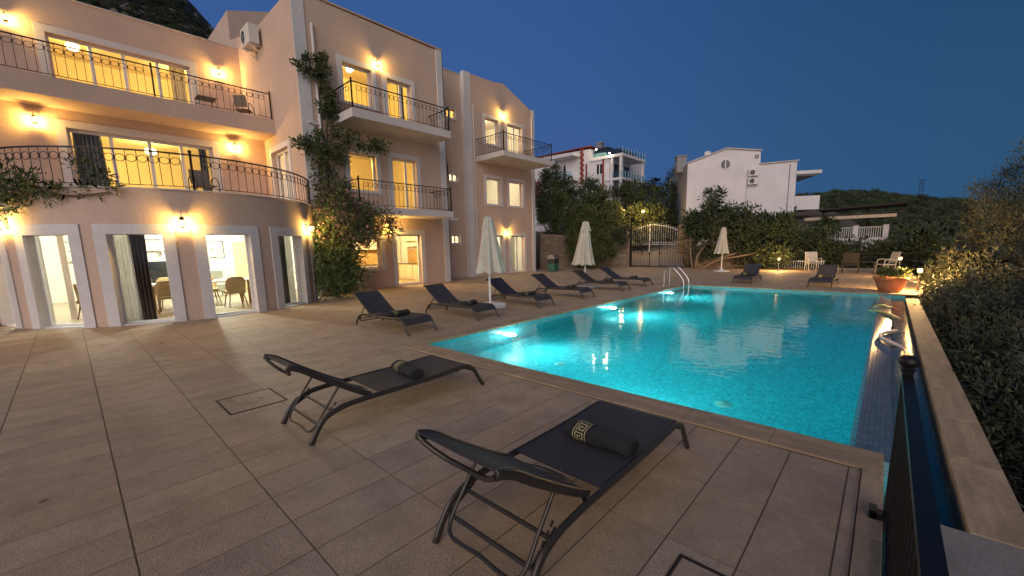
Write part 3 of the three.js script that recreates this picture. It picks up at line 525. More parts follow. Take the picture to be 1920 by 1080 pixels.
function makeLounger(label, group) {
  const t = thing('sun_lounger', label, 'sun lounger', [0, 0, 0], 0, group); t.userData.base = 'sun_lounger';
  const S = (x, y, z) => [x - LX, y, z];
  const side = [[0, 0], [0.06, 0.11], [0.13, 0.195], [0.25, 0.245], [0.45, 0.265], [0.8, 0.268], [1.3, 0.272], [1.62, 0.285], [1.74, 0.28], [1.83, 0.225], [1.9, 0.11], [1.97, 0]];
  for (const s of [-1, 1]) mesh('side_rail', ovalTube(side.map(([x, y]) => S(x, Math.max(y, 0.004), s * LW)), 0.025, 0.016, 60), alu, t);
  const back = [[0.58, 0.272], [0.45, 0.345], [0.3, 0.44], [0.12, 0.56], [0.0, 0.645], [-0.06, 0.675], [-0.105, 0.688]];
  for (const s of [-1, 1]) mesh('backrest_rail', ovalTube(back.map(([x, y]) => S(x, y, s * (LW - 0.045))), 0.026, 0.015, 30), alu, t);
  mesh('backrest', ribbon(spline2(back.map(([x, y]) => [x - LX, y + 0.016]), 22), 2 * LW - 0.115, 0.006, 0.022), sling, t);
  mesh('seat', ribbon(spline2([[0.655, 0.288], [0.9, 0.286], [1.3, 0.292], [1.62, 0.306], [1.745, 0.302], [1.83, 0.25], [1.865, 0.19]].map(([x, y]) => [x - LX, y]), 26), 2 * LW - 0.03, 0.007, 0.02), sling, t);
  mesh('headrest_bow', tube([S(-0.1, 0.68, -LW + 0.05), S(-0.085, 0.645, -LW + 0.09), S(-0.045, 0.59, -0.13), S(-0.025, 0.572, 0), S(-0.045, 0.59, 0.13), S(-0.085, 0.645, LW - 0.09), S(-0.1, 0.68, LW - 0.05)], 0.014, 32, 8), alu, t);
  mesh('hinge_bow', tube([S(0.53, 0.262, -LW + 0.03), S(0.6, 0.255, -0.2), S(0.66, 0.243, 0), S(0.6, 0.255, 0.2), S(0.53, 0.262, LW - 0.03)], 0.013, 24, 8), alu, t);
  mesh('crossbar', rod(S(0.21, 0.232, -LW), S(0.21, 0.232, LW), 0.012, 8), alu, t);
  mesh('crossbar', rod(S(0.085, 0.145, -LW), S(0.085, 0.145, LW), 0.012, 8), alu, t);
  mesh('crossbar', rod(S(1.6, 0.255, -LW), S(1.6, 0.255, LW), 0.012, 8), alu, t);
  mesh('prop', tube([S(0.30, 0.435, -LW + 0.055), S(0.17, 0.265, -LW + 0.055), S(0.06, 0.12, -LW + 0.06), S(0.03, 0.085, -LW + 0.1), S(0.03, 0.085, 0), S(0.03, 0.085, LW - 0.1), S(0.06, 0.12, LW - 0.06), S(0.17, 0.265, LW - 0.055), S(0.30, 0.435, LW - 0.055)], 0.011, 60, 8), alu, t);
  const teeth = []; for (const s of [-1, 1]) for (let i = 0; i < 5; i++) teeth.push(box(0.014, 0.03, 0.006).rotateZ(-0.7).translate(0.10 + i * 0.035 - LX, 0.155 + i * 0.033, s * (LW - 0.03))); for (const s of [-1, 1]) teeth.push(bar(S(0.08, 0.15, s * (LW - 0.03)), S(0.27, 0.31 - 0.06, s * (LW - 0.03)), 0.006, 0.018));
  mesh('ratchet', merge(teeth), alu, t);
  return t;
}
const G1 = 'sun loungers in a row along the pool side', rowL = ['dark sling sun lounger in the pool side row, first one from the oleander', 'dark sling sun lounger in the row just in front of the tall closed parasol pole', 'dark sling sun lounger in the row just past the first parasol', 'dark sling sun lounger in the row, just before the second parasol', 'dark sling sun lounger in the row right behind the second parasol pole', 'dark sling sun lounger at the ladder end of the row'];
const LZ = [-4.46, -6.34, -8.6, -10.78, -13.28, -15.3], LXX = [-7.46, -7.55, -7.6, -7.66, -7.7, -7.73];
const lo0 = makeLounger(rowL[0], G1); lo0.position.set(LXX[0], 0, LZ[0]); lo0.rotation.y = 0.02;
for (let i = 1; i < 6; i++) dup(lo0, [LXX[i], 0, LZ[i]], [0, 0.0, -0.01, 0.02, 0.05, 0.0][i], rowL[i], G1);
const spots = [[-3.73, -2.17, Math.PI / 2, 'dark sling sun lounger on open paving next to the square drain cover'], [-1.365, -2.16, Math.PI / 2 - 0.005, 'dark sling sun lounger near the black iron railing with patterned rolled towel on it'], [-4.15, -18.78, -Math.PI / 2 + 0.03, 'dark sling sun lounger beyond the pool beside the small garden light by the tree'], [-1.63, -18.5, -Math.PI / 2 - 0.02, 'dark sling sun lounger beyond the pool near the terracotta pot']];
for (const [x, z, r, l] of spots) dup(lo0, [x, 0, z], r, l, 'sun loungers standing apart from the row');

// ---- rolled towels with a gold key pattern
const keyTex = (() => {
  const c = document.createElement('canvas'); c.width = 512; c.height = 128; const x = c.getContext('2d');
  x.fillStyle = '#15160f'; x.fillRect(0, 0, 512, 128); x.fillStyle = '#b8ac7c'; x.fillRect(0, 4, 512, 9); x.fillRect(0, 115, 512, 9);
  for (let i = 0; i < 6; i++) { const o = i * 85.33; x.fillRect(o + 4, 26, 10, 76); x.fillRect(o + 4, 26, 70, 12); x.fillRect(o + 64, 26, 10, 56); x.fillRect(o + 30, 70, 44, 12); x.fillRect(o + 30, 50, 10, 30); x.fillRect(o + 30, 50, 18, 10); x.fillRect(o + 4, 92, 82, 10); }
  const t = new THREE.CanvasTexture(c); t.colorSpace = THREE.SRGBColorSpace; t.wrapS = t.wrapT = THREE.RepeatWrapping; return t;
})();
const keyMat = std({ map: keyTex, color: col(0.9, 0.9, 0.9), roughness: 0.9 });
function rollG(z0, z1, r, squash, seed, nl = 30, closed = true) {
  const nr = 28, pos = [], uv = [], idx = [];
  const put = (z, a, rr) => { const w = 1 + 0.26 * (fbm(a * 1.6 + 9, z * 7 + seed, 4096, 3, seed) - 0.5) + 0.07 * Math.sin(z * 9 + seed); const y = Math.sin(a) * rr * squash * w + r * squash * 0.93, x = Math.cos(a) * rr * 1.12 * w; pos.push(x, Math.max(y, 0.0), z); };
  for (let i = 0; i <= nl; i++) { const z = lerp(z0, z1, i / nl), e = closed ? Math.min(1, 0.82 + 0.18 * Math.min(i, nl - i) / 2) : 1; for (let k = 0; k <= nr; k++) { const a = k / nr * Math.PI * 2 - Math.PI / 2; put(z, a, r * e); uv.push(k / nr, i / nl); } }
  const W = nr + 1; for (let i = 0; i < nl; i++) for (let k = 0; k < nr; k++) { const a = i * W + k, b = a + 1, c = a + W, d = c + 1; idx.push(a, b, c, b, d, c); }
  if (closed) for (const e of [0, 1]) { const z = e ? z1 : z0, b0 = e ? nl * W : 0; let prev = null; for (let ring = 1; ring <= 5; ring++) { const st = pos.length / 3, dz = (ring % 2 ? -1 : 1) * 0.006 * (e ? 1 : -1); for (let k = 0; k <= nr; k++) { const a = k / nr * Math.PI * 2 - Math.PI / 2; put(z, a, r * 0.82 * (1 - ring / 5.2)); pos[pos.length - 1] += dz; uv.push(k / nr, ring * 0.1); } const f = prev ?? b0; for (let k = 0; k < nr; k++) { const a = f + k, b = f + k + 1, c = st + k, d = st + k + 1; if (e) idx.push(a, b, c, b, d, c); else idx.push(a, c, b, b, c, d); } prev = st; } }
  const g = new THREE.BufferGeometry(); g.setAttribute('position', new THREE.Float32BufferAttribute(pos, 3)); g.setAttribute('uv', new THREE.Float32BufferAttribute(uv, 2)); g.setIndex(idx); g.computeVertexNormals(); return g;
}
const towel0 = thing('rolled_towel', 'black rolled towel with gold key band on the lounger next to the drain cover', 'towel', [0, 0, 0], 0, 'rolled towels on loungers'); towel0.userData.base = 'rolled_towel';
mesh('roll', rollG(-0.25, 0.25, 0.076, 0.74, 4), terry, towel0);
mesh('key_band', rollG(-0.165, -0.06, 0.0785, 0.75, 4, 6, false), keyMat, towel0);
towel0.position.set(-3.70, 0.278, -2.33); towel0.rotation.y = Math.PI / 2 - 0.15;
dup(towel0, [-1.32, 0.276, -2.27], Math.PI / 2 - 0.02, 'black rolled towel with gold key band on the lounger near the iron railing');
LZ.forEach((z, i) => dup(towel0, [LXX[i] + [0.2, 0.35, 0.3, 0.3, 0.3, 0.32][i], 0.275, z + 0.02], Math.PI + [0.12, 0.3, -0.1, 0.2, 0.15, 0.1][i], ['on the lounger closest to the oleander', 'on the lounger in front of the tall parasol', 'on the lounger just past the first parasol', 'on the lounger just before the second parasol', 'on the lounger behind the second parasol', 'on the lounger at the ladder end of the row'].map(s => 'black rolled towel ' + s)[i]));
dup(towel0, [-4.15, 0.275, -18.85], Math.PI / 2 + 0.1, 'black rolled towel on the far lounger beside the small garden light');
dup(towel0, [-1.63, 0.275, -18.7], Math.PI / 2, 'black rolled towel on the far lounger near the terracotta pot');

// ---------------------------------------------------------------- closed parasols
function canopyG(yB, yT, rB, rT, seed, skew = 0) {
  const n = 64, rows = 26, pos = [], uv = [], idx = [], rnd = rngOf(seed), ph = rnd() * 6, folds = 8;
  for (let i = 0; i <= rows; i++) { const t = i / rows, y = lerp(yB, yT, t); let r = lerp(rB, rT, Math.pow(t, 0.8)); if (t > 0.9) r = lerp(r, rT * 0.35, (t - 0.9) / 0.1); 
    for (let k = 0; k <= n; k++) { const a = k / n * Math.PI * 2; const f = Math.abs(Math.sin(a * folds / 2 + ph)) ; const amp = 0.34 * (1 - t) + 0.14; const w = (1 - amp + amp * f) * (1 + 0.08 * Math.sin(3 * a + ph * 2)); const hem = i === 0 ? (f - 0.5) * -0.05 : 0; pos.push(Math.cos(a) * r * w + skew * (1 - t) * 0.06, y + hem, Math.sin(a) * r * w); uv.push(k / n * 2, y); } }
  const W = n + 1; for (let i = 0; i < rows; i++) for (let k = 0; k < n; k++) { const a = i * W + k, b = a + 1, c = a + W, d = c + 1; idx.push(a, c, b, b, c, d); }
  const g = new THREE.BufferGeometry(); g.setAttribute('position', new THREE.Float32BufferAttribute(pos, 3)); g.setAttribute('uv', new THREE.Float32BufferAttribute(uv, 2)); g.setIndex(idx); g.computeVertexNormals(); return g;
}
function parasol(label, x, z, yB, yT, rB, seed, square) {
  const t = thing('closed_parasol', label, 'parasol', [x, 0, z], 0, 'closed cream parasols');
  mesh('pole', new THREE.CylinderGeometry(0.027, 0.03, yT - 0.06, 14).translate(0, (yT - 0.06) / 2 + 0.03, 0), whiteMetal, t);
  mesh('canopy', canopyG(yB, yT - 0.06, rB, rB * 0.27, seed, seed % 2 ? 1 : -1), canvasMat, t);
  mesh('vent_cap', canopyG(yT - 0.36, yT, rB * 0.46, rB * 0.24, seed + 9), canvasMat, t);
  mesh('base', square ? rbox(0.6, 0.14, 0.6, 0.03, 0, 0.071, 0) : merge([lathe([[0, 0.001], [0.42, 0.001], [0.43, 0.03], [0.4, 0.06], [0.12, 0.085], [0.05, 0.2], [0, 0.2]], 32)]), whiteMetal, t);
}
parasol('tall closed cream parasol with square white base behind the second lounger of the row', -7.75, -7.55, 0.98, 2.42, 0.43, 3, true);
parasol('closed cream parasol standing between the loungers before the stone wall', -8.62, -13.6, 0.9, 2.54, 0.47, 6, false);
parasol('closed cream parasol with round white base beside the leaning tree', -6.95, -25.3, 1.03, 2.5, 0.42, 8, false);

// ---------------------------------------------------------------- pool ladder
{
  const t = thing('pool_ladder', 'polished steel pool ladder with two curved handrails at the far pool corner', 'pool ladder');
  for (const z of [-15.66, -16.2]) { mesh('handrail', tube([[-6.34, 0.012, z], [-6.34, 0.3, z], [-6.33, 0.56, z], [-6.24, 0.7, z], [-6.05, 0.72, z], [-5.8, 0.5, z], [-5.63, 0.28, z], [-5.58, 0.1, z], [-5.58, -0.3, z], [-5.6, -0.95, z]], 0.021, 70, 10), steel, t); mesh('flange', new THREE.CylinderGeometry(0.045, 0.05, 0.015, 16).translate(-6.34, 0.012, z), steel, t); }
  for (const y of [-0.3, -0.55, -0.8]) mesh('step', rbox(0.08, 0.025, 0.56, 0.008, -5.58, y, -15.93), steel, t);
}
// ---------------------------------------------------------------- hoses over the weir
single('pool_hose', tube([[0.33, -0.5, -12.0], [0.36, -0.19, -12.15], [0.22, -0.1, -12.3], [-0.02, -0.035, -12.55], [-0.17, -0.07, -12.78], [-0.235, -0.1, -13.0], [-0.19, -0.11, -13.35], [-0.05, -0.03, -13.65], [0.05, -0.05, -13.8], [0.12, -0.1, -13.9], [0.19, -0.11, -14.0], [0.28, -0.3, -14.1], [0.3, -0.55, -14.15]], 0.036, 60, 10), std({ color: col(0.48, 0.46, 0.16), roughness: 0.45 }), 'yellow hose looped over the tiled weir into the pool', 'hose');
single('pool_hose', tube([[0.36, -0.5, -8.6], [0.37, -0.2, -8.72], [0.3, -0.11, -8.85], [0.15, -0.06, -8.95], [0.05, -0.035, -9.08], [0.03, -0.03, -9.3], [0.08, -0.04, -9.7], [0.18, -0.08, -10.1], [0.27, -0.12, -10.4], [0.34, -0.3, -10.6], [0.36, -0.55, -10.7]], 0.031, 60, 10), std({ color: col(0.55, 0.52, 0.46), roughness: 0.45 }), 'white hose looped over the tiled weir above the channel', 'hose');

// ---------------------------------------------------------------- black railing beside the camera end of the terrace
{
  const t = thing('terrace_railing', 'black iron railing with round finial along the terrace edge by the overflow channel', 'railing');
  const X = 0.135;
  mesh('post', merge([box(0.045, 0.92, 0.045, X, 0.42, -2.97), new THREE.CylinderGeometry(0.034, 0.026, 0.022, 14).translate(X, 0.905, -2.97)]), iron, t);
  mesh('finial', new THREE.SphereGeometry(0.045, 20, 14).scale(1, 0.8, 1).translate(X, 0.955, -2.97), iron, t);
  mesh('top_rail', box2(X - 0.022, X + 0.022, 0.865, 0.892, -2.95, 3.0), iron, t);
  mesh('bottom_rail', box2(X - 0.015, X + 0.015, 0.06, 0.085, -2.95, 3.0), iron, t);
  mesh('bracket', merge([box2(0.06, X, 0.025, 0.06, -3.0, -2.93), box2(0.05, 0.085, 0.024, 0.075, -3.01, -2.93)]), iron, t);
  const bg = new THREE.CylinderGeometry(0.007, 0.007, 0.79, 6);
  for (let i = 0; i < 50; i++) { const m = mesh('baluster', bg, iron, t); m.position.set(X, 0.475, -2.85 + i * 0.115); }
}
// ---------------------------------------------------------------- drain covers
function drainCover(label, x0, x1, z0, z1, split) {
  const t = thing('drain_cover', label, 'drain cover');
  const w = 0.016; mesh('frame', merge([box2(x0, x1, -0.004, 0.005, z1 - w, z1), box2(x0, x1, -0.004, 0.005, z0, z0 + w), box2(x0, x0 + w, -0.004, 0.005, z0 + w, z1 - w), box2(x1 - w, x1, -0.004, 0.005, z0 + w, z1 - w)]), std({ color: col(0.035, 0.025, 0.018), roughness: 0.8, metalness: 0.3 }), t);
  mesh('plate', box2(x0 + w + 0.004, x1 - w - 0.004, -0.004, 0.003, z0 + w + 0.004, split - 0.002), tileTone[1], t);
  mesh('plate', box2(x0 + w + 0.004, x1 - w - 0.004, -0.004, 0.003, split + 0.002, z1 - w - 0.004), tileTone[4], t);
  mesh('handle_slot', box(0.07, 0.002, 0.012).rotateY(0.3).translate((x0 + x1) / 2, 0.0042, lerp(z0, split, 0.45)), iron, t);
}
drainCover('square drain cover with dark metal frame beside the lounger on open paving', -5.3, -4.71, -1.45, -0.91, -1.05);
drainCover('square drain cover with dark metal frame close to the iron railing', -0.66, -0.18, -1.97, -1.5, -1.6);
{ const lg = (r) => { const s = new THREE.Shape(); s.moveTo(0, 0); s.quadraticCurveTo(r * 0.5, r * 0.35, r, 0); s.quadraticCurveTo(r * 0.5, -r * 0.35, 0, 0); const g = new THREE.ExtrudeGeometry(s, { depth: 0.003, bevelEnabled: false, curveSegments: 6 }); g.rotateX(-Math.PI / 2); const p = g.attributes.position; for (let i = 0; i < p.count; i++) p.setY(i, p.getY(i) + 0.25 * p.getX(i) * p.getX(i) / r + 0.0015); g.computeVertexNormals(); return g; };
  const lm = std({ color: col(0.12, 0.035, 0.02), roughness: 0.9 });
  [[-3.99, 0.33, 0.05, 1.1], [-4.7, -0.19, 0.04, 0.3], [-9.6, -0.95, 0.06, 2], [-9.2, -2.5, 0.05, 0.7], [-10.4, -4.3, 0.06, 1.9], [-7.0, -2.4, 0.04, 2.4]].forEach(([x, z, r, a]) => { const m = single('fallen_leaf', lg(r), lm, 'small dry fallen leaf on the open paving', 'leaf', 'fallen leaves'); m.position.set(x, 0.001, z); m.rotation.y = a; }); }

// ---------------------------------------------------------------- garden lights
function gardenLight(label, x, y0, z, h, cd) {
  const t = thing('garden_light', label, 'garden light', [x, y0, z], 0, 'low garden lights');
  mesh('stem', new THREE.CylinderGeometry(0.026, 0.03, h - 0.12, 12).translate(0, (h - 0.12) / 2, 0), steel, t);
  mesh('foot', lathe([[0, 0], [0.08, 0], [0.08, 0.012], [0.035, 0.03], [0, 0.03]], 18), steel, t);
  mesh('globe', lathe([[0, h - 0.13], [0.05, h - 0.12], [0.062, h - 0.07], [0.06, h - 0.02], [0.045, h], [0, h]], 18), warmBulb, t);
  mesh('cap', lathe([[0, h + 0.035], [0.05, h + 0.02], [0.07, h + 0.004], [0.066, h], [0, h]], 18), lampIron, t);
  point(t, col(1, 0.58, 0.2), cd, 0, h - 0.06, 0, 3);
}
gardenLight('low steel garden light at the foot of the leaning tree', -4.43, 0, -26.8, 0.72, 14);
gardenLight('low steel garden light beside the planted terracotta pot', 0.77, 0, -17.4, 0.72, 32);
gardenLight('low steel garden light beside the white armchair', 0.42, 0, -24.0, 0.86, 9);

// ---------------------------------------------------------------- planted pot
{
  const t = thing('terracotta_pot', 'large round terracotta pot with bushy green plant at the far pool corner', 'plant pot', [0.14, 0.012, -16.62]);
  t.position.set(0.14, 0, -17.2);
  mesh('pot', lathe([[0, 0.001], [0.25, 0.001], [0.26, 0.02], [0.33, 0.2], [0.385, 0.37], [0.41, 0.375], [0.42, 0.4], [0.42, 0.435], [0.4, 0.445], [0.375, 0.44], [0.36, 0.39], [0, 0.39]], 40), terracotta, t);
  mesh('soil', new THREE.CylinderGeometry(0.355, 0.355, 0.01, 24).translate(0, 0.392, 0), groundMat, t);
  t.userData.leafHost = true; globalThis.__pot = t;
}
// ---------------------------------------------------------------- terrace furniture beyond the pool
function armchair(label, x, z, turn, mat, o = {}) {
  const t = thing('garden_armchair', label, 'armchair', [x, 0, z], turn);
  const w = 0.3, m = mat;
  for (const s of [-1, 1]) { mesh('leg', rod([s * w, 0, 0.28], [s * w, 0.62, 0.22], 0.02, 8), m, t); mesh('leg', rod([s * (w - 0.02), 0, -0.3], [s * (w - 0.02), 0.42, -0.2], 0.02, 8), m, t); mesh('armrest', tube([[s * w, 0.6, 0.24], [s * (w + 0.01), 0.66, 0.16], [s * (w + 0.01), 0.66, -0.1], [s * w, 0.62, -0.3]], 0.024, 16, 8), m, t); }
  mesh('seat', rbox(0.56, 0.05, 0.54, 0.02, 0, 0.42, 0), m, t);
  const sl = []; const n = o.slats ?? 5; for (let i = 0; i < n; i++) { const k = (i + 0.5) / n, y = lerp(0.5, 0.98, k), zz = -0.24 - 0.2 * (y - 0.45); sl.push([y, zz]); }
  for (const [y, zz] of sl) mesh('back_slat', box(0.54, 0.48 / n - 0.012, 0.02).rotateX(-0.2).translate(0, y, zz), m, t);
  mesh('back_frame', merge([rod([-0.28, 0.42, -0.22], [-0.28, 1.0, -0.36], 0.022, 8), rod([0.28, 0.42, -0.22], [0.28, 1.0, -0.36], 0.022, 8), rod([-0.28, 1.0, -0.36], [0.28, 1.0, -0.36], 0.022, 8)]), m, t);
  return t;
}
const darkWood = std({ color: col(0.045, 0.04, 0.038), map: texWood, roughness: 0.6 });
armchair('dark slatted armchair facing away from the pool on the far terrace', -1.3, -25.9, Math.PI + 0.1, darkWood, { slats: 4 });
armchair('white plastic armchair turned sideways beside the garden light', 0.0, -26.7, -1.1, whitePlastic, { slats: 7 });
armchair('white plastic armchair in front of the climbing plants', -3.0, -28.0, 0.5, whitePlastic, { slats: 7 });
{
  const t = thing('garden_table', 'small dark wooden table next to the dark slatted armchair', 'table', [-0.72, 0, -26.7]);
  mesh('top', rbox(0.7, 0.04, 0.7, 0.01, 0, 0.55, 0), darkWood, t);
  for (const [a, b] of [[-1, -1], [1, -1], [1, 1], [-1, 1]]) mesh('leg', box(0.045, 0.53, 0.045, a * 0.3, 0.265, b * 0.3), darkWood, t);
}
{
  const t = thing('grill_cart', 'green grill cart with silver lid against the end wall of the villa', 'grill', [-16.15, 0, -21.6], Math.PI / 2 + 0.2);
  mesh('cabinet', rbox(0.72, 0.5, 0.5, 0.02, 0, 0.28, 0), std({ color: col(0.035, 0.13, 0.10), map: texStucco, roughness: 0.6 }), t);
  mesh('fire_box', rbox(0.74, 0.28, 0.52, 0.03, 0, 0.68, 0), std({ color: col(0.03, 0.03, 0.03), roughness: 0.5 }), t);
  mesh('lid', new THREE.CylinderGeometry(0.27, 0.27, 0.74, 24, 1, false, 0, Math.PI).rotateZ(Math.PI / 2).rotateX(-Math.PI / 2 * 0).translate(0, 0.83, 0).scale(1, 1, 0.98), std({ color: col(0.45, 0.46, 0.47), roughness: 0.35, metalness: 0.8 }), t);
  mesh('handle', rod([-0.28, 0.98, 0.29], [0.28, 0.98, 0.29], 0.014, 8), steel, t);
  for (const s of [-1, 1]) mesh('foot', new THREE.CylinderGeometry(0.03, 0.03, 0.04, 10).translate(s * 0.3, 0.021, 0.18), iron, t);
}
// ---------------------------------------------------------------- air conditioners
function acUnit(label, M, s = 1) {
  const t = thing('air_conditioner', label, 'air conditioner'); t.applyMatrix4(M);
  const body = std({ color: col(0.62, 0.60, 0.55), roughness: 0.5 });
  mesh('casing', rbox(0.86 * s, 0.6 * s, 0.32 * s, 0.02, 0, 0.3 * s, 0.26 * s), body, t);
  mesh('fan_guard', new THREE.TorusGeometry(0.22 * s, 0.02 * s, 8, 28).translate(-0.14 * s, 0.3 * s, 0.425 * s), body, t);
  mesh('fan_opening', new THREE.CylinderGeometry(0.215 * s, 0.215 * s, 0.012, 26).rotateX(Math.PI / 2).translate(-0.14 * s, 0.3 * s, 0.418 * s), iron, t);
  const bl = []; for (let i = 0; i < 3; i++) bl.push(box(0.17 * s, 0.1 * s, 0.012, 0.1 * s, 0, 0).rotateZ(i * 2.094).translate(-0.14 * s, 0.3 * s, 0.429 * s)); mesh('fan', merge(bl), std({ color: col(0.14, 0.14, 0.14), roughness: 0.6 }), t);
  const br = []; for (const q of [-1, 1]) br.push(bar([q * 0.3 * s, -0.02, 0.0], [q * 0.3 * s, -0.02, 0.46 * s], 0.03, 0.03), bar([q * 0.3 * s, -0.24 * s, 0.015], [q * 0.3 * s, -0.03, 0.4 * s], 0.025, 0.025), bar([q * 0.3 * s, -0.28 * s, 0.015], [q * 0.3 * s, 0.0, 0.015], 0.03, 0.03)); mesh('bracket', merge(br), whiteMetal, t);
}
acUnit('air conditioner unit high on the side wall of the villa middle block', FZ(-6.35).clone().multiply(new THREE.Matrix4().makeTranslation(-19.45, 9.72, 0.005)), 1.15);

// ---------------------------------------------------------------- inside the ground floor
{
  const chairFabric = std({ color: col(0.40, 0.29, 0.15), map: texCanvas, roughness: 0.9 }), legWood = std({ color: col(0.36, 0.24, 0.12), map: texWood, roughness: 0.6 });
  const c0 = thing('dining_chair', 'tan upholstered dining chair seen from behind through the dining room glass, first one', 'dining chair', [0, 0, 0], 0, 'tan dining chairs'); c0.userData.base = 'dining_chair';
  mesh('seat', rbox(0.48, 0.09, 0.48, 0.035, 0, 0.44, 0), chairFabric, c0);
  const sh = new THREE.Shape(); sh.moveTo(-0.18, 0); sh.quadraticCurveTo(-0.26, 0.1, -0.24, 0.3); sh.quadraticCurveTo(-0.22, 0.44, -0.1, 0.45); sh.lineTo(0.1, 0.45); sh.quadraticCurveTo(0.22, 0.44, 0.24, 0.3); sh.quadraticCurveTo(0.26, 0.1, 0.18, 0); 
  const bg = new THREE.ExtrudeGeometry(sh, { depth: 0.05, bevelEnabled: true, bevelSize: 0.015, bevelThickness: 0.015, bevelSegments: 2, curveSegments: 10 }); { const p = bg.attributes.position; for (let i = 0; i < p.count; i++) p.setZ(i, p.getZ(i) - 0.25 + 1.6 * p.getX(i) ** 2 - 0.12 * p.getY(i)); bg.computeVertexNormals(); bg.translate(0, 0.43, 0); }
  mesh('backrest', bg, chairFabric, c0);
  for (const [a, b] of [[-1, -1], [1, -1], [1, 1], [-1, 1]]) mesh('leg', rod([a * 0.24, 0, b * 0.24], [a * 0.17, 0.41, b * 0.17], 0.014, 8, 0.02), legWood, c0);
  const F = 0.026; c0.position.set(-14.42, F, -2.42); c0.rotation.y = -Math.PI / 2;
  const back = 'tan upholstered dining chair with its back to the glass';
  c0.userData.label = 'tan dining chair with its back to the glass doors, middle one at the table';
  dup(c0, [-14.36, F, -3.3], -Math.PI / 2 + 0.05, 'tan dining chair with its back to the glass, seen whole in the dining room door');
  dup(c0, [-14.36, F, -1.75], -Math.PI / 2 - 0.08, 'tan dining chair with its back to the glass, seen beside the brown curtain');
  dup(c0, [-15.2, F, -4.3], 0.0 + Math.PI * 0, 'tan dining chair at the oleander end of the table');
  dup(c0, [-16.1, F, -2.0], Math.PI / 2, 'tan dining chair across the table near the partition');
  dup(c0, [-16.1, F, -3.0], Math.PI / 2, 'tan dining chair across the table facing the pool');
  dup(c0, [-15.0, F, -0.35], 2.5, 'tan chair beside the white partition behind the first glass door');
  const tb = thing('dining_table', 'long white dining table laid with small dark dishes', 'table', [-15.25, F, -2.7]);
  mesh('tabletop', rbox(0.98, 0.05, 2.5, 0.012, 0, 0.745, 0), std({ color: col(0.72, 0.70, 0.66), roughness: 0.3 }), tb);
  for (const [a, b] of [[-1, -1], [1, -1], [1, 1], [-1, 1]]) mesh('leg', box(0.06, 0.72, 0.06, a * 0.42, 0.361, b * 1.1), legWood, tb);
  [[-15.0, -2.0], [-14.95, -2.85], [-15.05, -3.5], [-15.45, -2.4]].forEach(([x, z]) => { const m = single('dish', lathe([[0, 0], [0.05, 0], [0.085, 0.035], [0.08, 0.038], [0.045, 0.008], [0, 0.008]], 20), std({ color: col(0.03, 0.03, 0.03), roughness: 0.4 }), 'small dark dish on the white dining table', 'dish', 'dishes on the dining table'); m.position.set(x, F + 0.771, z); });
  const so = thing('armchair', 'pale grey armchair in the sitting area behind the dining table', 'armchair', [-18.6, F, -3.6], Math.PI / 2);
  const grey = std({ color: col(0.42, 0.43, 0.38), map: texCanvas, roughness: 0.95 });
  mesh('seat', rbox(0.8, 0.3, 0.75, 0.06, 0, 0.32, 0), grey, so); mesh('backrest', rbox(0.86, 0.62, 0.18, 0.07, 0, 0.68, -0.36), grey, so); for (const s of [-1, 1]) { mesh('armrest', rbox(0.15, 0.36, 0.75, 0.05, s * 0.43, 0.5, 0), grey, so); } for (const [a, b] of [[-1, -1], [1, -1], [1, 1], [-1, 1]]) mesh('leg', rod([a * 0.34, 0, b * 0.3], [a * 0.32, 0.18, b * 0.28], 0.018, 8), legWood, so);
  // pictures
  const art = makeTex(128, (u, v) => { const n = fbm(u * 4, v * 4, 4, 3, 171), k = smooth(0.53, 0.56, n) * smooth(0.62, 0.58, n); const w = 0.86 - 0.35 * k; return [w, w * 0.99, w * 0.92]; });
  const artM = std({ map: art, roughness: 0.8 }), blackF = std({ color: col(0.015, 0.015, 0.015), roughness: 0.5 });
  const picture = (label, fr, u, y, w, h) => { const t = thing('picture', label, 'picture'); mesh('frame', merge([lb(fr, u - w / 2, u + w / 2, y + h / 2 - 0.025, y + h / 2, 0.002, 0.03), lb(fr, u - w / 2, u + w / 2, y - h / 2, y - h / 2 + 0.025, 0.002, 0.03), lb(fr, u - w / 2, u - w / 2 + 0.025, y - h / 2 + 0.025, y + h / 2 - 0.025, 0.002, 0.03), lb(fr, u + w / 2 - 0.025, u + w / 2, y - h / 2 + 0.025, y + h / 2 - 0.025, 0.002, 0.03)]), blackF, t); mesh('print', lb(fr, u - w / 2 + 0.025, u + w / 2 - 0.025, y - h / 2 + 0.025, y + h / 2 - 0.025, 0.002, 0.015), artM, t); };
  picture('black framed print on the white back wall beyond the dining table', FX(-21.2), 4.35, 1.78, 0.62, 0.72);
  picture('black framed print on the back wall beside the white partition', FX(-21.2), 0.35, 1.75, 0.8, 0.75);
  const dr = thing('interior_door', 'cream interior door with lever handle in the dining room back wall', 'door'); mesh('leaf', lb(FX(-21.2), 5.0, 5.85, 0.03, 2.1, 0.002, 0.05), std({ color: col(0.72, 0.62, 0.36), roughness: 0.5 }), dr); mesh('handle', lb(FX(-21.2), 5.06, 5.2, 1.04, 1.06, 0.05, 0.09), steel, dr);
  const iac = thing('indoor_air_conditioner', 'white indoor air conditioner high on the dining room back wall', 'air conditioner'); mesh('casing', rbox(0.2, 0.3, 0.95, 0.05, -21.09, 2.32, -2.2), whiteMetal, iac); mesh('outlet', box2(-20.99, -20.975, 2.19, 2.22, -2.6, -1.8), iron, iac);
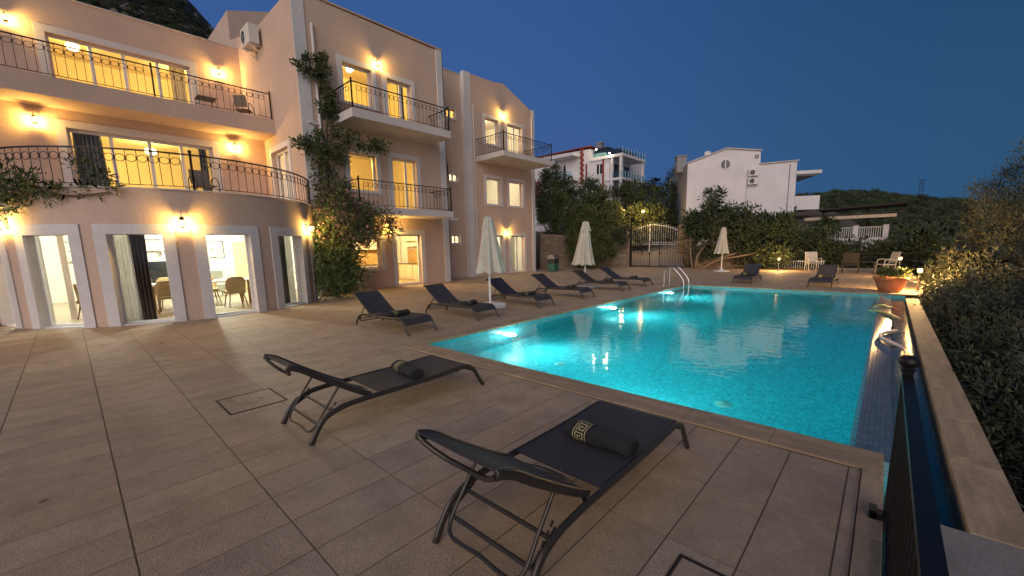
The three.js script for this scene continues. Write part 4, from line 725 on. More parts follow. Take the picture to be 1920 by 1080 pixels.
  const shf = thing('wall_shelf', 'white wall shelf under the indoor air conditioner', 'shelf'); mesh('board', box2(-21.199, -20.9, 1.78, 1.82, -2.8, -1.5), whiteMetal, shf); mesh('bracket', merge([box2(-21.199, -20.95, 1.6, 1.779, -2.6, -2.56), box2(-21.199, -20.95, 1.6, 1.779, -1.74, -1.7)]), whiteMetal, shf);
  const tv = thing('television', 'dark flat television on a low stand in the sitting area', 'television', [-20.9, F, -2.3]); mesh('screen', rbox(0.05, 0.62, 1.0, 0.01, 0, 1.02, 0), darkGlass, tv); mesh('stand', rbox(0.4, 0.5, 1.3, 0.02, 0, 0.251, 0), whitePlastic, tv); mesh('foot', box(0.15, 0.22, 0.3, 0, 0.6, 0), iron, tv);
}
// ---- curtains
function curtainG(w, h, folds, amp, seed) { const n = folds * 10, rows = 8, pos = [], uv = [], idx = []; for (let i = 0; i <= rows; i++) for (let k = 0; k <= n; k++) { const t = k / n, y = h * i / rows; pos.push((t - 0.5) * w * (1 + 0.05 * Math.sin(i * 0.8 + seed)), y, Math.sin(t * folds * Math.PI * 2 + seed + 0.3 * Math.sin(i * 0.5)) * amp); uv.push(t * w * 2, y); } const W = n + 1; for (let i = 0; i < rows; i++) for (let k = 0; k < n; k++) { const a = i * W + k; idx.push(a, a + 1, a + W, a + 1, a + W + 1, a + W); } const g = new THREE.BufferGeometry(); g.setAttribute('position', new THREE.Float32BufferAttribute(pos, 3)); g.setAttribute('uv', new THREE.Float32BufferAttribute(uv, 2)); g.setIndex(idx); g.computeVertexNormals(); return g; }
function curtain(label, mat, x, y, z, nx, nz, w, h, folds, amp, seed) { const m = single('curtain', curtainG(w, h, folds, amp, seed), mat, label, 'curtain'); m.position.set(x, y, z); m.rotation.y = Math.atan2(nx, nz); return m; }
const brownC = std({ color: col(0.085, 0.055, 0.035), map: texCanvas, roughness: 1, side: THREE.DoubleSide }), greyC = std({ color: col(0.10, 0.105, 0.10), map: texCanvas, roughness: 1, side: THREE.DoubleSide }), sheerC = phys({ color: col(0.62, 0.60, 0.55), map: texCanvas, transmission: 0.35, thickness: 0, roughness: 1, side: THREE.DoubleSide }), slateC = std({ color: col(0.21, 0.215, 0.22), map: texCanvas, roughness: 1, side: THREE.DoubleSide });
const bayC = (deg, r, off) => { const p = bayPt(deg, r, 0), t = [-Math.sin(deg * R2), Math.cos(deg * R2)]; return [p.x + t[0] * off, p.z + t[1] * off, Math.cos(deg * R2), Math.sin(deg * R2)]; };
{ let c = bayC(21.6, 3.34, 0.38); curtain('sheer pale curtain behind the glass door left of the lit lantern', sheerC, c[0], 0.04, c[1], c[2], c[3], 0.34, 2.5, 5, 0.005, 1);
  c = bayC(21.6, 3.28, 0.1); curtain('dark brown curtain gathered behind the glass door beside the dining table', brownC, c[0], 0.04, c[1], c[2], c[3], 0.30, 2.5, 4, 0.04, 2);
  c = bayC(-33, 3.3, -0.14); curtain('dark grey green curtain gathered in the bay door next to the oleander', greyC, c[0], 0.04, c[1], c[2], c[3], 0.24, 2.5, 3, 0.04, 3);
  c = bayC(-33, 3.3, -0.42); curtain('pale curtain edge in the bay door next to the oleander', sheerC, c[0], 0.04, c[1], c[2], c[3], 0.3, 2.5, 4, 0.03, 4);
  curtain('slate grey curtain in the first floor doors of the left wing', slateC, -20.35, 3.12, -1.0, 1, 0, 0.72, 2.9, 7, 0.04, 5);
  curtain('narrow slate curtain at the end of the first floor glass doors', slateC, -20.35, 3.12, -4.18, 1, 0, 0.26, 2.9, 3, 0.04, 6);
  curtain('slate curtain at the side of the top middle balcony door', slateC, -16.3, 6.66, -10.75, 1, 0, 0.3, 2.2, 3, 0.03, 7);
  curtain('pale curtain behind the top floor glass doors of the left wing', sheerC, -22.5, 6.9, -4.1, 1, 0, 0.5, 2.9, 5, 0.03, 8);
  curtain('pale curtain in the ground floor door of the end block', sheerC, -17.7, 0.05, -19.3, 1, 0, 0.5, 2.3, 5, 0.03, 9);
  curtain('dark curtain in the ground floor window of the end block', greyC, -17.7, 0.35, -17.1, 1, 0, 0.4, 2.0, 4, 0.03, 10); }
// ---- kitchen
{
  const k = thing('kitchen_cabinets', 'cream kitchen cabinets with patterned splashback seen through the kitchen door', 'kitchen'); const cream = std({ color: col(0.62, 0.52, 0.36), roughness: 0.4 });
  const sp = makeTex(128, (u, v) => { const r = hash2(Math.floor(u * 32), Math.floor(v * 32), 5); return [0.55 + 0.35 * r, 0.45 + 0.35 * r, 0.32 + 0.3 * r]; });
  for (let i = 0; i < 6; i++) { mesh('cabinet_door', rbox(0.03, 0.72, 0.78, 0.008, -18.98, 0.48, -7.3 - i * 0.82), cream, k); mesh('wall_cabinet', rbox(0.33, 0.6, 0.8, 0.008, -19.44, 1.95, -7.3 - i * 0.82), cream, k); }
  mesh('base_units', box2(-19.6, -19.0, 0.03, 0.86, -11.9, -6.85), cream, k); mesh('worktop', box2(-19.6, -18.94, 0.865, 0.905, -11.92, -6.85), std({ color: col(0.10, 0.08, 0.06), roughness: 0.3 }), k);
  mesh('splashback', box2(-19.62, -19.585, 0.906, 1.64, -11.9, -6.85), std({ map: sp, color: col(0.8, 0.7, 0.5), roughness: 0.4 }), k); mesh('back_panel', box2(-19.7, -19.63, 0.03, 2.93, -12.4, -6.75), innerMat, k);
  const k2 = thing('kitchen_cabinets', 'cream kitchen units along the end wall seen through the kitchen door glass', 'kitchen');
  for (let i = 0; i < 4; i++) { mesh('cabinet_door', rbox(0.6, 0.72, 0.03, 0.008, -16.75 - i * 0.64, 0.48, -11.84), cream, k2); mesh('wall_cabinet', rbox(0.62, 0.3, 0.33, 0.008, -16.75 - i * 0.64, 2.2, -12.27), cream, k2); mesh('shelf', box(0.62, 0.025, 0.28, -16.75 - i * 0.64, 1.78, -12.3), cream, k2); }
  mesh('base_units', box2(-19.0, -16.4, 0.03, 0.86, -12.44, -11.87), cream, k2); mesh('worktop', box2(-19.0, -16.38, 0.865, 0.905, -12.44, -11.82), std({ color: col(0.10, 0.08, 0.06), roughness: 0.3 }), k2); mesh('splashback', box2(-19.0, -16.4, 0.906, 1.64, -12.448, -12.42), std({ map: sp, color: col(0.8, 0.7, 0.5), roughness: 0.4 }), k2);
}
// ---- things on the balconies
{
  const wire = std({ color: col(0.05, 0.05, 0.05), roughness: 0.4, metalness: 0.5 });
  const ch = (label, x, y, z, r) => { const t = thing('balcony_chair', label, 'chair', [x, y, z], r); for (const s of [-1, 1]) mesh('side_frame', tube([[s * 0.27, 0.012, -0.26], [s * 0.27, 0.4, -0.27], [s * 0.27, 0.62, -0.22], [s * 0.27, 0.64, 0.1], [s * 0.27, 0.5, 0.26], [s * 0.27, 0.012, 0.26]], 0.014, 30, 7), wire, t); mesh('seat', rbox(0.5, 0.03, 0.46, 0.012, 0, 0.41, 0.02), wicker, t); mesh('backrest', rbox(0.46, 0.42, 0.02, 0.008, 0, 0, 0).rotateX(-0.25).translate(0, 0.68, -0.29), wicker, t); };
  const wicker = std({ color: col(0.30, 0.24, 0.17), map: texWeave, roughness: 0.8 });
  ch('metal framed chair on the top floor balcony by the inner corner', -19.6, 6.861, -5.6, -2.2);
  ch('metal framed chair on the curved first floor terrace by the glass doors', -14.4, 3.121 - 0.036, -2.9, 1.7);
  const t = thing('balcony_table', 'low dark table on the top floor balcony beside the chair', 'table', [-19.4, 6.861, -4.3]); mesh('top', rbox(0.6, 0.03, 0.6, 0.01, 0, 0.5, 0), slateC, t); for (const [a, b] of [[-1, -1], [1, -1], [1, 1], [-1, 1]]) mesh('leg', rod([a * 0.26, 0, b * 0.26], [a * 0.25, 0.49, b * 0.25], 0.012, 7), wire, t);
}

// ---------------------------------------------------------------- foliage
function leaves(clumps, o) {   // clumps: [x, y, z, radius, count]; one geometry of small folded leaves
  const { L = 0.1, W = 0.35, seed = 1, up = 0.35, spread = 1, droop = 0, hue = 0.35, flower = 0, flowerCol = [4, 1, 2], flat = 1 } = o;
  const rnd = rngOf(seed), gs = () => (rnd() + rnd() + rnd() - 1.5) * 1.15; let N = 0; for (const c of clumps) N += c[4];
  const pos = new Float32Array(N * 12), nor = new Float32Array(N * 12), clr = new Float32Array(N * 12), idx = new Uint32Array(N * 6);
  let q = 0; const d = V(0, 0, 0), s = V(0, 0, 0), n = V(0, 0, 0), t = V(0, 0, 0);
  for (const [cx, cy, cz, r, cnt] of clumps) {
    const tone = 1 + hue * (rnd() - 0.5);
    for (let k = 0; k < cnt; k++) {
      const ox = gs() * r * spread, oy = gs() * r * flat, oz = gs() * r * spread, px = cx + ox, py = cy + oy, pz = cz + oz;
      d.set(ox / r * 0.8 + (rnd() - 0.5) * 1.2, oy / r * 0.6 + up + (rnd() - 0.5) * 1.0 - droop, oz / r * 0.8 + (rnd() - 0.5) * 1.2).normalize();
      t.set(rnd() - 0.5, rnd() * 0.9 + 0.1, rnd() - 0.5).normalize(); s.crossVectors(d, t).normalize(); n.crossVectors(s, d).normalize(); if (n.y < 0) n.negate();
      const isF = rnd() < flower, l = (isF ? 0.45 : 1) * L * (0.6 + 0.8 * rnd()), w = (isF ? 0.9 : W) * l, f = w * 0.28, b = q * 12;
      const P = [[px, py, pz], [px + d.x * l * 0.45 + s.x * w / 2 - n.x * f, py + d.y * l * 0.45 + s.y * w / 2 - n.y * f, pz + d.z * l * 0.45 + s.z * w / 2 - n.z * f], [px + d.x * l, py + d.y * l - l * 0.08, pz + d.z * l], [px + d.x * l * 0.45 - s.x * w / 2 - n.x * f, py + d.y * l * 0.45 - s.y * w / 2 - n.y * f, pz + d.z * l * 0.45 - s.z * w / 2 - n.z * f]];
      const k1 = tone * (0.7 + 0.6 * rnd()), y1 = 0.85 + 0.35 * rnd();
      for (let i = 0; i < 4; i++) { pos.set(P[i], b + i * 3); nor.set([n.x, n.y, n.z], b + i * 3); if (isF) clr.set(flowerCol.map(c => c * (0.7 + 0.5 * rnd())), b + i * 3); else clr.set([k1 * y1, k1, k1 * 0.9], b + i * 3); }
      idx.set([q * 4, q * 4 + 1, q * 4 + 2, q * 4, q * 4 + 2, q * 4 + 3], q * 6); q++;
    }
  }
  const g = new THREE.BufferGeometry(); g.setAttribute('position', new THREE.BufferAttribute(pos, 3)); g.setAttribute('normal', new THREE.BufferAttribute(nor, 3)); g.setAttribute('color', new THREE.BufferAttribute(clr, 3)); g.setAttribute('uv', new THREE.BufferAttribute(new Float32Array(N * 8), 2)); g.setIndex(new THREE.BufferAttribute(idx, 1)); return g;
}
const leafMat = (r, g, b, rough = 0.75) => phys({ color: col(r, g, b), vertexColors: true, roughness: rough, side: THREE.DoubleSide, transmission: 0.25, thickness: 0 });
const LM = { oleander: leafMat(0.090, 0.138, 0.036), vine: leafMat(0.080, 0.115, 0.032), dark: leafMat(0.066, 0.096, 0.034), slope: leafMat(0.062, 0.070, 0.032), olive: leafMat(0.090, 0.098, 0.058), conifer: leafMat(0.090, 0.120, 0.030), bright: leafMat(0.13, 0.15, 0.045), palm: leafMat(0.035, 0.055, 0.025) };
// clumps through an ellipsoid, denser towards its skin
function ellClumps(c, r, n, cr, cnt, seed, o = {}) {
  const rnd = rngOf(seed), out = [], { bottom = -0.75, skin = 0.55 } = o;
  for (let i = 0; i < n; i++) { let x, y, z, l; do { x = rnd() * 2 - 1; y = rnd() * 2 - 1; z = rnd() * 2 - 1; l = Math.hypot(x, y, z); } while (l > 1 || y < bottom || (l < skin && rnd() < 0.8)); const k = 0.85 + 0.35 * rnd(); out.push([c[0] + x * r[0] * k, c[1] + y * r[1] * k, c[2] + z * r[2] * k, cr * (0.7 + 0.6 * rnd()), Math.round(cnt * (0.6 + 0.8 * rnd()))]); }
  return out;
}
function stems(base, clumps, r, seed, every = 3) { const rnd = rngOf(seed), L = []; clumps.forEach((c, i) => { if (i % every) return; const m = [lerp(base[0], c[0], 0.45) + (rnd() - 0.5) * 0.3, lerp(base[1], c[1], 0.55), lerp(base[2], c[2], 0.45) + (rnd() - 0.5) * 0.3]; L.push(tube([[base[0] + (rnd() - 0.5) * r * 3, base[1], base[2] + (rnd() - 0.5) * r * 3], m, [c[0], c[1], c[2]]], r * (0.35 + 0.4 * rnd()), 8, 5)); }); return merge(L); }
function shrub(name, label, category, base, clumps, mat, lo, so = {}, group) {
  const t = thing(name, label, category, base, 0, group);
  const rel = clumps.map(c => [c[0] - base[0], c[1] - base[1], c[2] - base[2], c[3], c[4]]);
  mesh(so.woodName ?? 'stem', stems([0, so.sy ?? -0.05, 0], rel, so.r ?? 0.03, (lo.seed ?? 1) + 50, so.every ?? 4), bark, t);
  mesh(so.leafName ?? 'foliage', leaves(rel, lo), mat, t);
  if (so.shoots) { const rs = rngOf((lo.seed ?? 1) + 900), rods = [], cl = []; for (let i = 0; i < so.shoots; i++) { const c = rel[Math.floor(rs() * rel.length)], d = V(c[0] * 0.5 + rs() - 0.5, 0.6 + rs(), c[2] * 0.5 + rs() - 0.5).normalize(), l = 0.3 + 0.45 * rs(), e = [c[0] + d.x * l, c[1] + d.y * l, c[2] + d.z * l]; rods.push(rod([c[0], c[1], c[2]], e, 0.006, 4, 0.002)); for (let k = 2; k <= 6; k++) cl.push([lerp(c[0], e[0], k / 6), lerp(c[1], e[1], k / 6), lerp(c[2], e[2], k / 6), 0.035, 5]); } mesh('twig', merge(rods), bark, t); mesh('shoot_leaves', leaves(cl, { ...lo, L: (lo.L ?? 0.1) * 1.5, seed: (lo.seed ?? 1) + 7 }), mat, t); }
  return t;
}
function tree(label, base, trunkPts, tr, clumps, mat, lo, group) {
  const t = thing('tree', label, 'tree', base, 0, group), rel = clumps.map(c => [c[0] - base[0], c[1] - base[1], c[2] - base[2], c[3], c[4]]);
  const tp = trunkPts.map(p => [p[0] - base[0], p[1] - base[1], p[2] - base[2]]); const L = []; for (let i = 0; i + 1 < tp.length; i++) L.push(rod(tp[i], tp[i + 1], tr * (1 - i / tp.length * 0.7), 9, tr * (1 - (i + 1) / tp.length * 0.7)));
  const end = tp[tp.length - 1], mid = tp[Math.floor(tp.length / 2)]; rel.forEach((c, i) => { if (i % 5 === 0) { const a = i % 2 ? end : mid; L.push(rod(a, [c[0], c[1], c[2]], tr * 0.25, 5, tr * 0.06)); } });
  mesh('trunk', merge(L), bark, t); mesh('crown', leaves(rel, lo), mat, t); return t;
}
// oleander at the corner of the bay
{
  const c = [...ellClumps([-13.95, 1.05, -6.15], [0.85, 1.15, 0.8], 70, 0.27, 130, 11), ...ellClumps([-14.0, 2.5, -6.7], [0.95, 0.95, 1.0], 60, 0.27, 115, 12), ...ellClumps([-14.2, 2.5, -7.8], [0.55, 0.5, 1.0], 24, 0.25, 95, 13), ...ellClumps([-14.3, 3.4, -6.6], [0.6, 0.6, 0.6], 24, 0.2, 130, 14)];
  shrub('oleander', 'tall pink flowering oleander growing at the corner between bay and kitchen window', 'shrub', [-14.05, 0, -6.3], c.slice(0, 70), LM.oleander, { L: 0.17, W: 0.2, seed: 3, up: 0.5 }, { r: 0.03, every: 5 });
  const o = scene.children[scene.children.length - 1];
  mesh('flowering_crown', leaves(c.slice(70).map(q => [q[0] + 14.05, q[1], q[2] + 6.3, q[3], q[4]]), { L: 0.16, W: 0.22, seed: 4, up: 0.4, flower: 0.24, flowerCol: [5.6, 1.9, 8.6] }), LM.oleander, o);
}
// bougainvillea climbing the middle block
{
  const rnd = rngOf(31), c = []; const add = (p, r, n, s) => { for (let i = 0; i < n; i++) c.push([p[0] + (rnd() - 0.5) * s[0], p[1] + (rnd() - 0.5) * s[1], p[2] + (rnd() - 0.5) * s[2], r * (0.6 + 0.8 * rnd()), 45 + Math.floor(rnd() * 45)]); };
  add([-15.55, 4.2, -6.85], 0.19, 22, [0.45, 1.9, 0.65]); add([-15.5, 5.45, -7.0], 0.19, 18, [0.6, 0.9, 1.3]); add([-15.1, 5.65, -7.9], 0.16, 15, [0.9, 0.6, 1.4]); add([-14.9, 5.5, -8.6], 0.13, 7, [0.5, 0.4, 0.7]); add([-15.6, 6.5, -7.15], 0.14, 8, [0.3, 1.0, 0.6]); add([-15.65, 7.5, -7.15], 0.12, 8, [0.25, 1.2, 0.5]); add([-15.65, 8.4, -7.1], 0.12, 8, [0.25, 1.1, 0.35]); add([-15.6, 7.9, -6.7], 0.11, 7, [0.2, 0.3, 0.9]); add([-15.5, 8.15, -6.4], 0.09, 4, [0.2, 0.3, 0.5]); add([-15.5, 6.9, -7.35], 0.12, 6, [0.3, 0.6, 0.3]); add([-15.5, 5.4, -6.2], 0.1, 6, [0.3, 0.4, 0.6]);
  const t = thing('bougainvillea', 'bougainvillea climbing up the villa corner beside the iron balconies', 'climber', [-15.6, 0, -6.95]);
  const rel = c.map(q => [q[0] + 15.6, q[1], q[2] + 6.95, q[3], q[4]]);
  mesh('stem', merge([tube([[0.05, 0, 0.3], [0.02, 1.5, 0.2], [0, 3.2, 0], [-0.08, 5, -0.1], [-0.1, 6.5, -0.2], [-0.1, 8.6, -0.15]], 0.035, 30, 7), tube([[-0.05, 4.9, -0.05], [0.3, 5.4, -0.6], [0.6, 5.6, -1.5]], 0.018, 12, 5), tube([[-0.1, 7.3, -0.2], [0, 7.7, 0.15], [0.05, 8.05, 0.55]], 0.012, 12, 5)]), bark, t);
  mesh('foliage', leaves(rel, { L: 0.1, W: 0.62, seed: 33, up: 0.2, flower: 0.05, flowerCol: [5, 0.5, 1.6] }), LM.vine, t);
}
// vine on the curved terrace
{
  const rnd = rngOf(41), c = []; for (let i = 0; i < 60; i++) { const a = 41 + rnd() * 34, p = bayPt(a, BR - 0.02 + rnd() * 0.25, 0); const k = (a - 41) / 34; c.push([p.x, 3.0 + (rnd() - 0.35) * (0.3 + 1.0 * k), p.z, 0.14, 20 + Math.floor(rnd() * 16)]); }
  for (let i = 0; i < 12; i++) { const a = 24 + rnd() * 18, p = bayPt(a, BR + 0.04, 0); c.push([p.x, 2.98 + rnd() * 0.12, p.z, 0.1, 16]); }
  for (let i = 0; i < 8; i++) { const a = 27 + rnd() * 10, p = bayPt(a, BR - 0.1, 0); c.push([p.x, 3.3 + rnd() * 0.35, p.z, 0.1, 20]); }
  for (let i = 0; i < 14; i++) { const a = 52 + rnd() * 24, p = bayPt(a, BR + 0.15, 0); c.push([p.x, 2.55 + rnd() * 0.4, p.z, 0.12, 26]); }
  const b = bayPt(62, BR + 0.22, 0), t = thing('climbing_vine', 'leafy vine trained along the curved balcony railing at the end of the bay', 'climber', [b.x, 0, b.z]);
  const rel = c.map(q => [q[0] - b.x, q[1], q[2] - b.z, q[3], q[4]]);
  const path = []; for (let a = 66; a >= 26; a -= 5) { const p = bayPt(a, BR + 0.06, 0); path.push([p.x - b.x, 2.95 + 0.05 * Math.sin(a), p.z - b.z]); }
  mesh('stem', merge([tube([[0, 0, 0.25], [0.05, 1, 0.2], [0, 2.2, 0.15], path[0]], 0.035, 20, 7), tube(path, 0.02, 40, 6)]), bark, t);
  mesh('foliage', leaves(rel, { L: 0.13, W: 0.3, seed: 43, up: 0.25 }), LM.vine, t);
}
// plant in the pot
{ const t = globalThis.__pot; delete t.userData.leafHost; const c = []; const rnd = rngOf(51); for (let i = 0; i < 22; i++) { const a = rnd() * 6.28, r = 0.34 * Math.sqrt(rnd()); c.push([Math.cos(a) * r, 0.47 + rnd() * 0.12, Math.sin(a) * r, 0.07, 50]); } mesh('foliage', leaves(c, { L: 0.17, W: 0.13, seed: 52, up: 0.8 }), LM.bright, t); }

// ---------------------------------------------------------------- gate, stone walls, drive
const stoneTone = [[0.36, 0.28, 0.21], [0.32, 0.24, 0.18], [0.40, 0.33, 0.26], [0.30, 0.21, 0.15]].map(c => std({ color: col(...c), map: texStone, bumpMap: bumpStone, bumpScale: 0.01, roughness: 0.95 }));
function stoneWall(label, x0, z0, x1, z1, y0, hA, hB, th, seed) {
  const t = thing('stone_wall', label, 'stone wall'), rnd = rngOf(seed), dx = x1 - x0, dz = z1 - z0, L = Math.hypot(dx, dz), ang = Math.atan2(-dz, dx), buckets = stoneTone.map(() => []);
  const core = new THREE.Shape([[0, y0], [L, y0], [L, y0 + hB], [0, y0 + hA]].map(p => new THREE.Vector2(...p)));
  mesh('core', new THREE.ExtrudeGeometry(core, { depth: th - 0.1, bevelEnabled: false }).translate(0, 0, -(th - 0.1) / 2).rotateY(ang).translate(x0, 0, z0), stoneTone[1], t);
  let y = y0; while (y < y0 + Math.max(hA, hB)) { const h = 0.15 + rnd() * 0.12; let s = -rnd() * 0.2; while (s < L) { const w = 0.2 + rnd() * 0.32; const a = Math.max(0, s), b = Math.min(L, s + w), top = y0 + lerp(hA, hB, (a + b) / 2 / L); if (b - a > 0.06 && y + h * 0.6 < top) { const g = rbox(b - a - 0.018, h - 0.018, th + (rnd() - 0.5) * 0.05, 0.015, (a + b) / 2, y + h / 2, 0); g.rotateY(ang).translate(x0, 0, z0); buckets[Math.floor(rnd() * 4)].push(g); } s += w; } y += h; }
  buckets.forEach((l, i) => { const m = mesh('stones', merge(l), stoneTone[i], t); m.userData.kind = 'stuff'; });
}
stoneWall('low rubble stone wall on the hinge side of the black gate', -16.6, -28.3, -14.15, -28.45, -0.05, 1.3, 2.15, 0.4, 61);
stoneWall('rubble stone wall sloping down behind the wide leaf of the black gate', -9.75, -28.9, -12.3, -33.5, -0.05, 1.9, 3.2, 0.4, 62);
stoneWall('rubble stone wall under the leaning tree next to the gate post', -9.6, -28.75, -6.2, -29.8, -0.05, 1.35, 1.0, 0.4, 63);
stoneWall('tall retaining stone wall behind the conifer beyond the end block', -18.9, -23.6, -16.5, -28.2, -0.05, 2.6, 2.3, 0.4, 64);
structure('driveway', (() => { const s = new THREE.Shape([[-16.5, 28.4], [-9.9, 28.4], [-12.5, 34], [-16, 46], [-22, 46], [-18, 34]].map(p => new THREE.Vector2(...p))); const g = new THREE.ShapeGeometry(s); const h = new THREE.BufferGeometry(); const seg = 26, pos = [], idx = [], uv = []; for (let i = 0; i <= seg; i++) for (let k = 0; k <= 8; k++) { const z = lerp(-28.4, -46, i / seg), xl = lerp(-16.4, -22, i / seg), xr = lerp(-9.9, -16, Math.pow(i / seg, 0.8)), x = lerp(xl, xr, k / 8); pos.push(x, Math.max(terrainH(x, z), 0) + 0.06, z); uv.push(x, z); } for (let i = 0; i < seg; i++) for (let k = 0; k < 8; k++) { const a = i * 9 + k; idx.push(a, a + 1, a + 9, a + 1, a + 10, a + 9); } h.setAttribute('position', new THREE.Float32BufferAttribute(pos, 3)); h.setAttribute('uv', new THREE.Float32BufferAttribute(uv, 2)); h.setIndex(idx); h.computeVertexNormals(); return h; })(), concrete);
function gateLeaf(t, x0, x1, z, yT0, yT1, mat, o = {}) {   // leaf between x0 and x1 with arched top
  const n = o.n ?? 8, yb = o.yb ?? 0.06, P = (k) => lerp(yT0, yT1, k) + (o.arch ?? 0.1) * Math.sin(k * Math.PI); const tp = []; for (let i = 0; i <= 10; i++) tp.push([lerp(x0, x1, i / 10), P(i / 10), z]);
  mesh('gate_frame', merge([tube(tp, 0.02, 20, 6), rod([x0, yb, z], [x0, P(0), z], 0.025, 6), rod([x1, yb, z], [x1, P(1), z], 0.025, 6), bar([x0, yb + 0.05, z], [x1, yb + 0.05, z], 0.03, 0.03), bar([x0, yb + (o.midY ?? 0.95), z], [x1, yb + (o.midY ?? 0.95), z], 0.025, 0.025)]), mat, t);
  for (let i = 1; i < n; i++) { const k = i / n, x = lerp(x0, x1, k), up = P(k) + (o.spike ?? 0.1); mesh('bar', merge([rod([x, yb + 0.05, z], [x, up, z], 0.011, 5), new THREE.ConeGeometry(0.022, 0.07, 6).translate(x, up + 0.03, z)]), mat, t); }
}
{
  const t = thing('iron_gate', 'black wrought iron double gate with arched top left open onto the terrace', 'gate');
  gateLeaf(t, -14.0, -12.6, -28.4, 1.15, 1.85, iron, { n: 8, arch: 0.12 }); gateLeaf(t, -11.9, -9.82, -28.4, 1.85, 1.1, iron, { n: 11, arch: 0.22 });
  mesh('post', box(0.09, 3.5, 0.09, -14.08, 1.75, -28.4), iron, t); mesh('post', box(0.12, 1.25, 0.12, -9.72, 0.6, -28.4), iron, t);
  mesh('lock', box(0.08, 0.16, 0.06, -12.62, 0.95, -28.38), iron, t); mesh('lock', box(0.08, 0.16, 0.06, -11.88, 0.95, -28.38), iron, t);
  const w = thing('white_gate', 'white metal gate with arched top standing higher up the drive', 'gate');
  gateLeaf(w, -16.7, -14.8, -33.2, 2.6, 3.2, whiteMetal, { n: 10, yb: 1.55, arch: 0.08, midY: 0.2, spike: 0.12 }); gateLeaf(w, -14.75, -12.3, -33.2, 3.25, 2.65, whiteMetal, { n: 13, yb: 1.55, arch: 0.12, midY: 0.2, spike: 0.12 });
  mesh('post', box(0.08, 3.1, 0.08, -14.77, 1.75, -33.2), whiteMetal, w); mesh('post', box(0.08, 3, 0.08, -16.75, 1.3, -33.2), whiteMetal, w); mesh('post', box(0.08, 3, 0.08, -12.25, 1.3, -33.2), whiteMetal, w);
}
// ---------------------------------------------------------------- trees beyond the terrace
shrub('conifer', 'feathery green conifer in front of the retaining wall behind the second parasol', 'conifer', [-16.1, 0, -25.3], [...ellClumps([-16.1, 2.0, -25.3], [1.15, 2.2, 1.1], 90, 0.26, 170, 71, { bottom: -0.95 }), ...ellClumps([-15.3, 1.5, -26.3], [0.9, 1.6, 0.8], 50, 0.25, 150, 72, { bottom: -0.9 })], LM.conifer, { L: 0.26, W: 0.12, seed: 71, up: 0.9 }, { r: 0.06, woodName: 'trunk', leafName: 'crown', every: 9 });
shrub('conifer', 'feathery conifer above the retaining wall close to the end block', 'conifer', [-19.6, 0, -26.6], ellClumps([-19.6, 3.4, -26.6], [1.6, 2.6, 1.3], 90, 0.3, 150, 73, { bottom: -0.95 }), LM.conifer, { L: 0.28, W: 0.12, seed: 74, up: 0.9 }, { r: 0.07, woodName: 'trunk', leafName: 'crown', every: 9 });
shrub('flowering_shrub', 'dark shrub with dull pink blossom hanging over the low stone wall', 'shrub', [-15.1, 1.2, -28.6], ellClumps([-15.0, 2.2, -28.3], [1.0, 0.8, 0.5], 40, 0.2, 110, 75), LM.dark, { L: 0.14, W: 0.4, seed: 75, flower: 0.12, flowerCol: [5.8, 1.25, 4.3] }, { r: 0.03 });
const T = (label, x, z, h, rx, ry, mat, seed, o = {}) => { const y0 = Math.max(terrainH(x, z), -1.5) - 0.1; return tree(label, [x, y0, z], [[x, y0, z], [x + 0.1, lerp(y0, h, 0.35), z], [x, lerp(y0, h, 0.7), z + 0.1]], 0.16, ellClumps([x, h - ry * 0.8, z], [rx, ry, rx], o.n ?? 80, o.cr ?? 0.38, o.cnt ?? 130, seed), mat, { L: o.L ?? 0.24, W: o.W ?? 0.4, seed, ...o.l }, o.group); };
T('rounded green tree above the retaining wall left of the glowing street lamp', -18.6, -31.5, 5.6, 2.1, 2.3, LM.conifer, 81);
T('dark tree with spreading top under the red trimmed house', -21.4, -33.5, 7.4, 2.0, 2.6, LM.dark, 82);
T('dark bushy tree below the columns of the red trimmed house', -18.6, -37.5, 7.3, 1.9, 2.2, LM.dark, 83);
T('dark tree rising behind the white gate next to the white house', -15.5, -38.5, 6.6, 1.8, 3.2, LM.dark, 84);
T('olive green tree beside the glowing street lamp above the drive', -15.9, -34.6, 4.6, 1.5, 1.9, LM.conifer, 85);
T('greyish tree between the palm and the white house', -16.2, -43.5, 8.6, 1.9, 3.2, LM.olive, 86);
T('low dark tree behind the end block balcony', -24.5, -33, 8.6, 2.2, 3.0, LM.dark, 87);
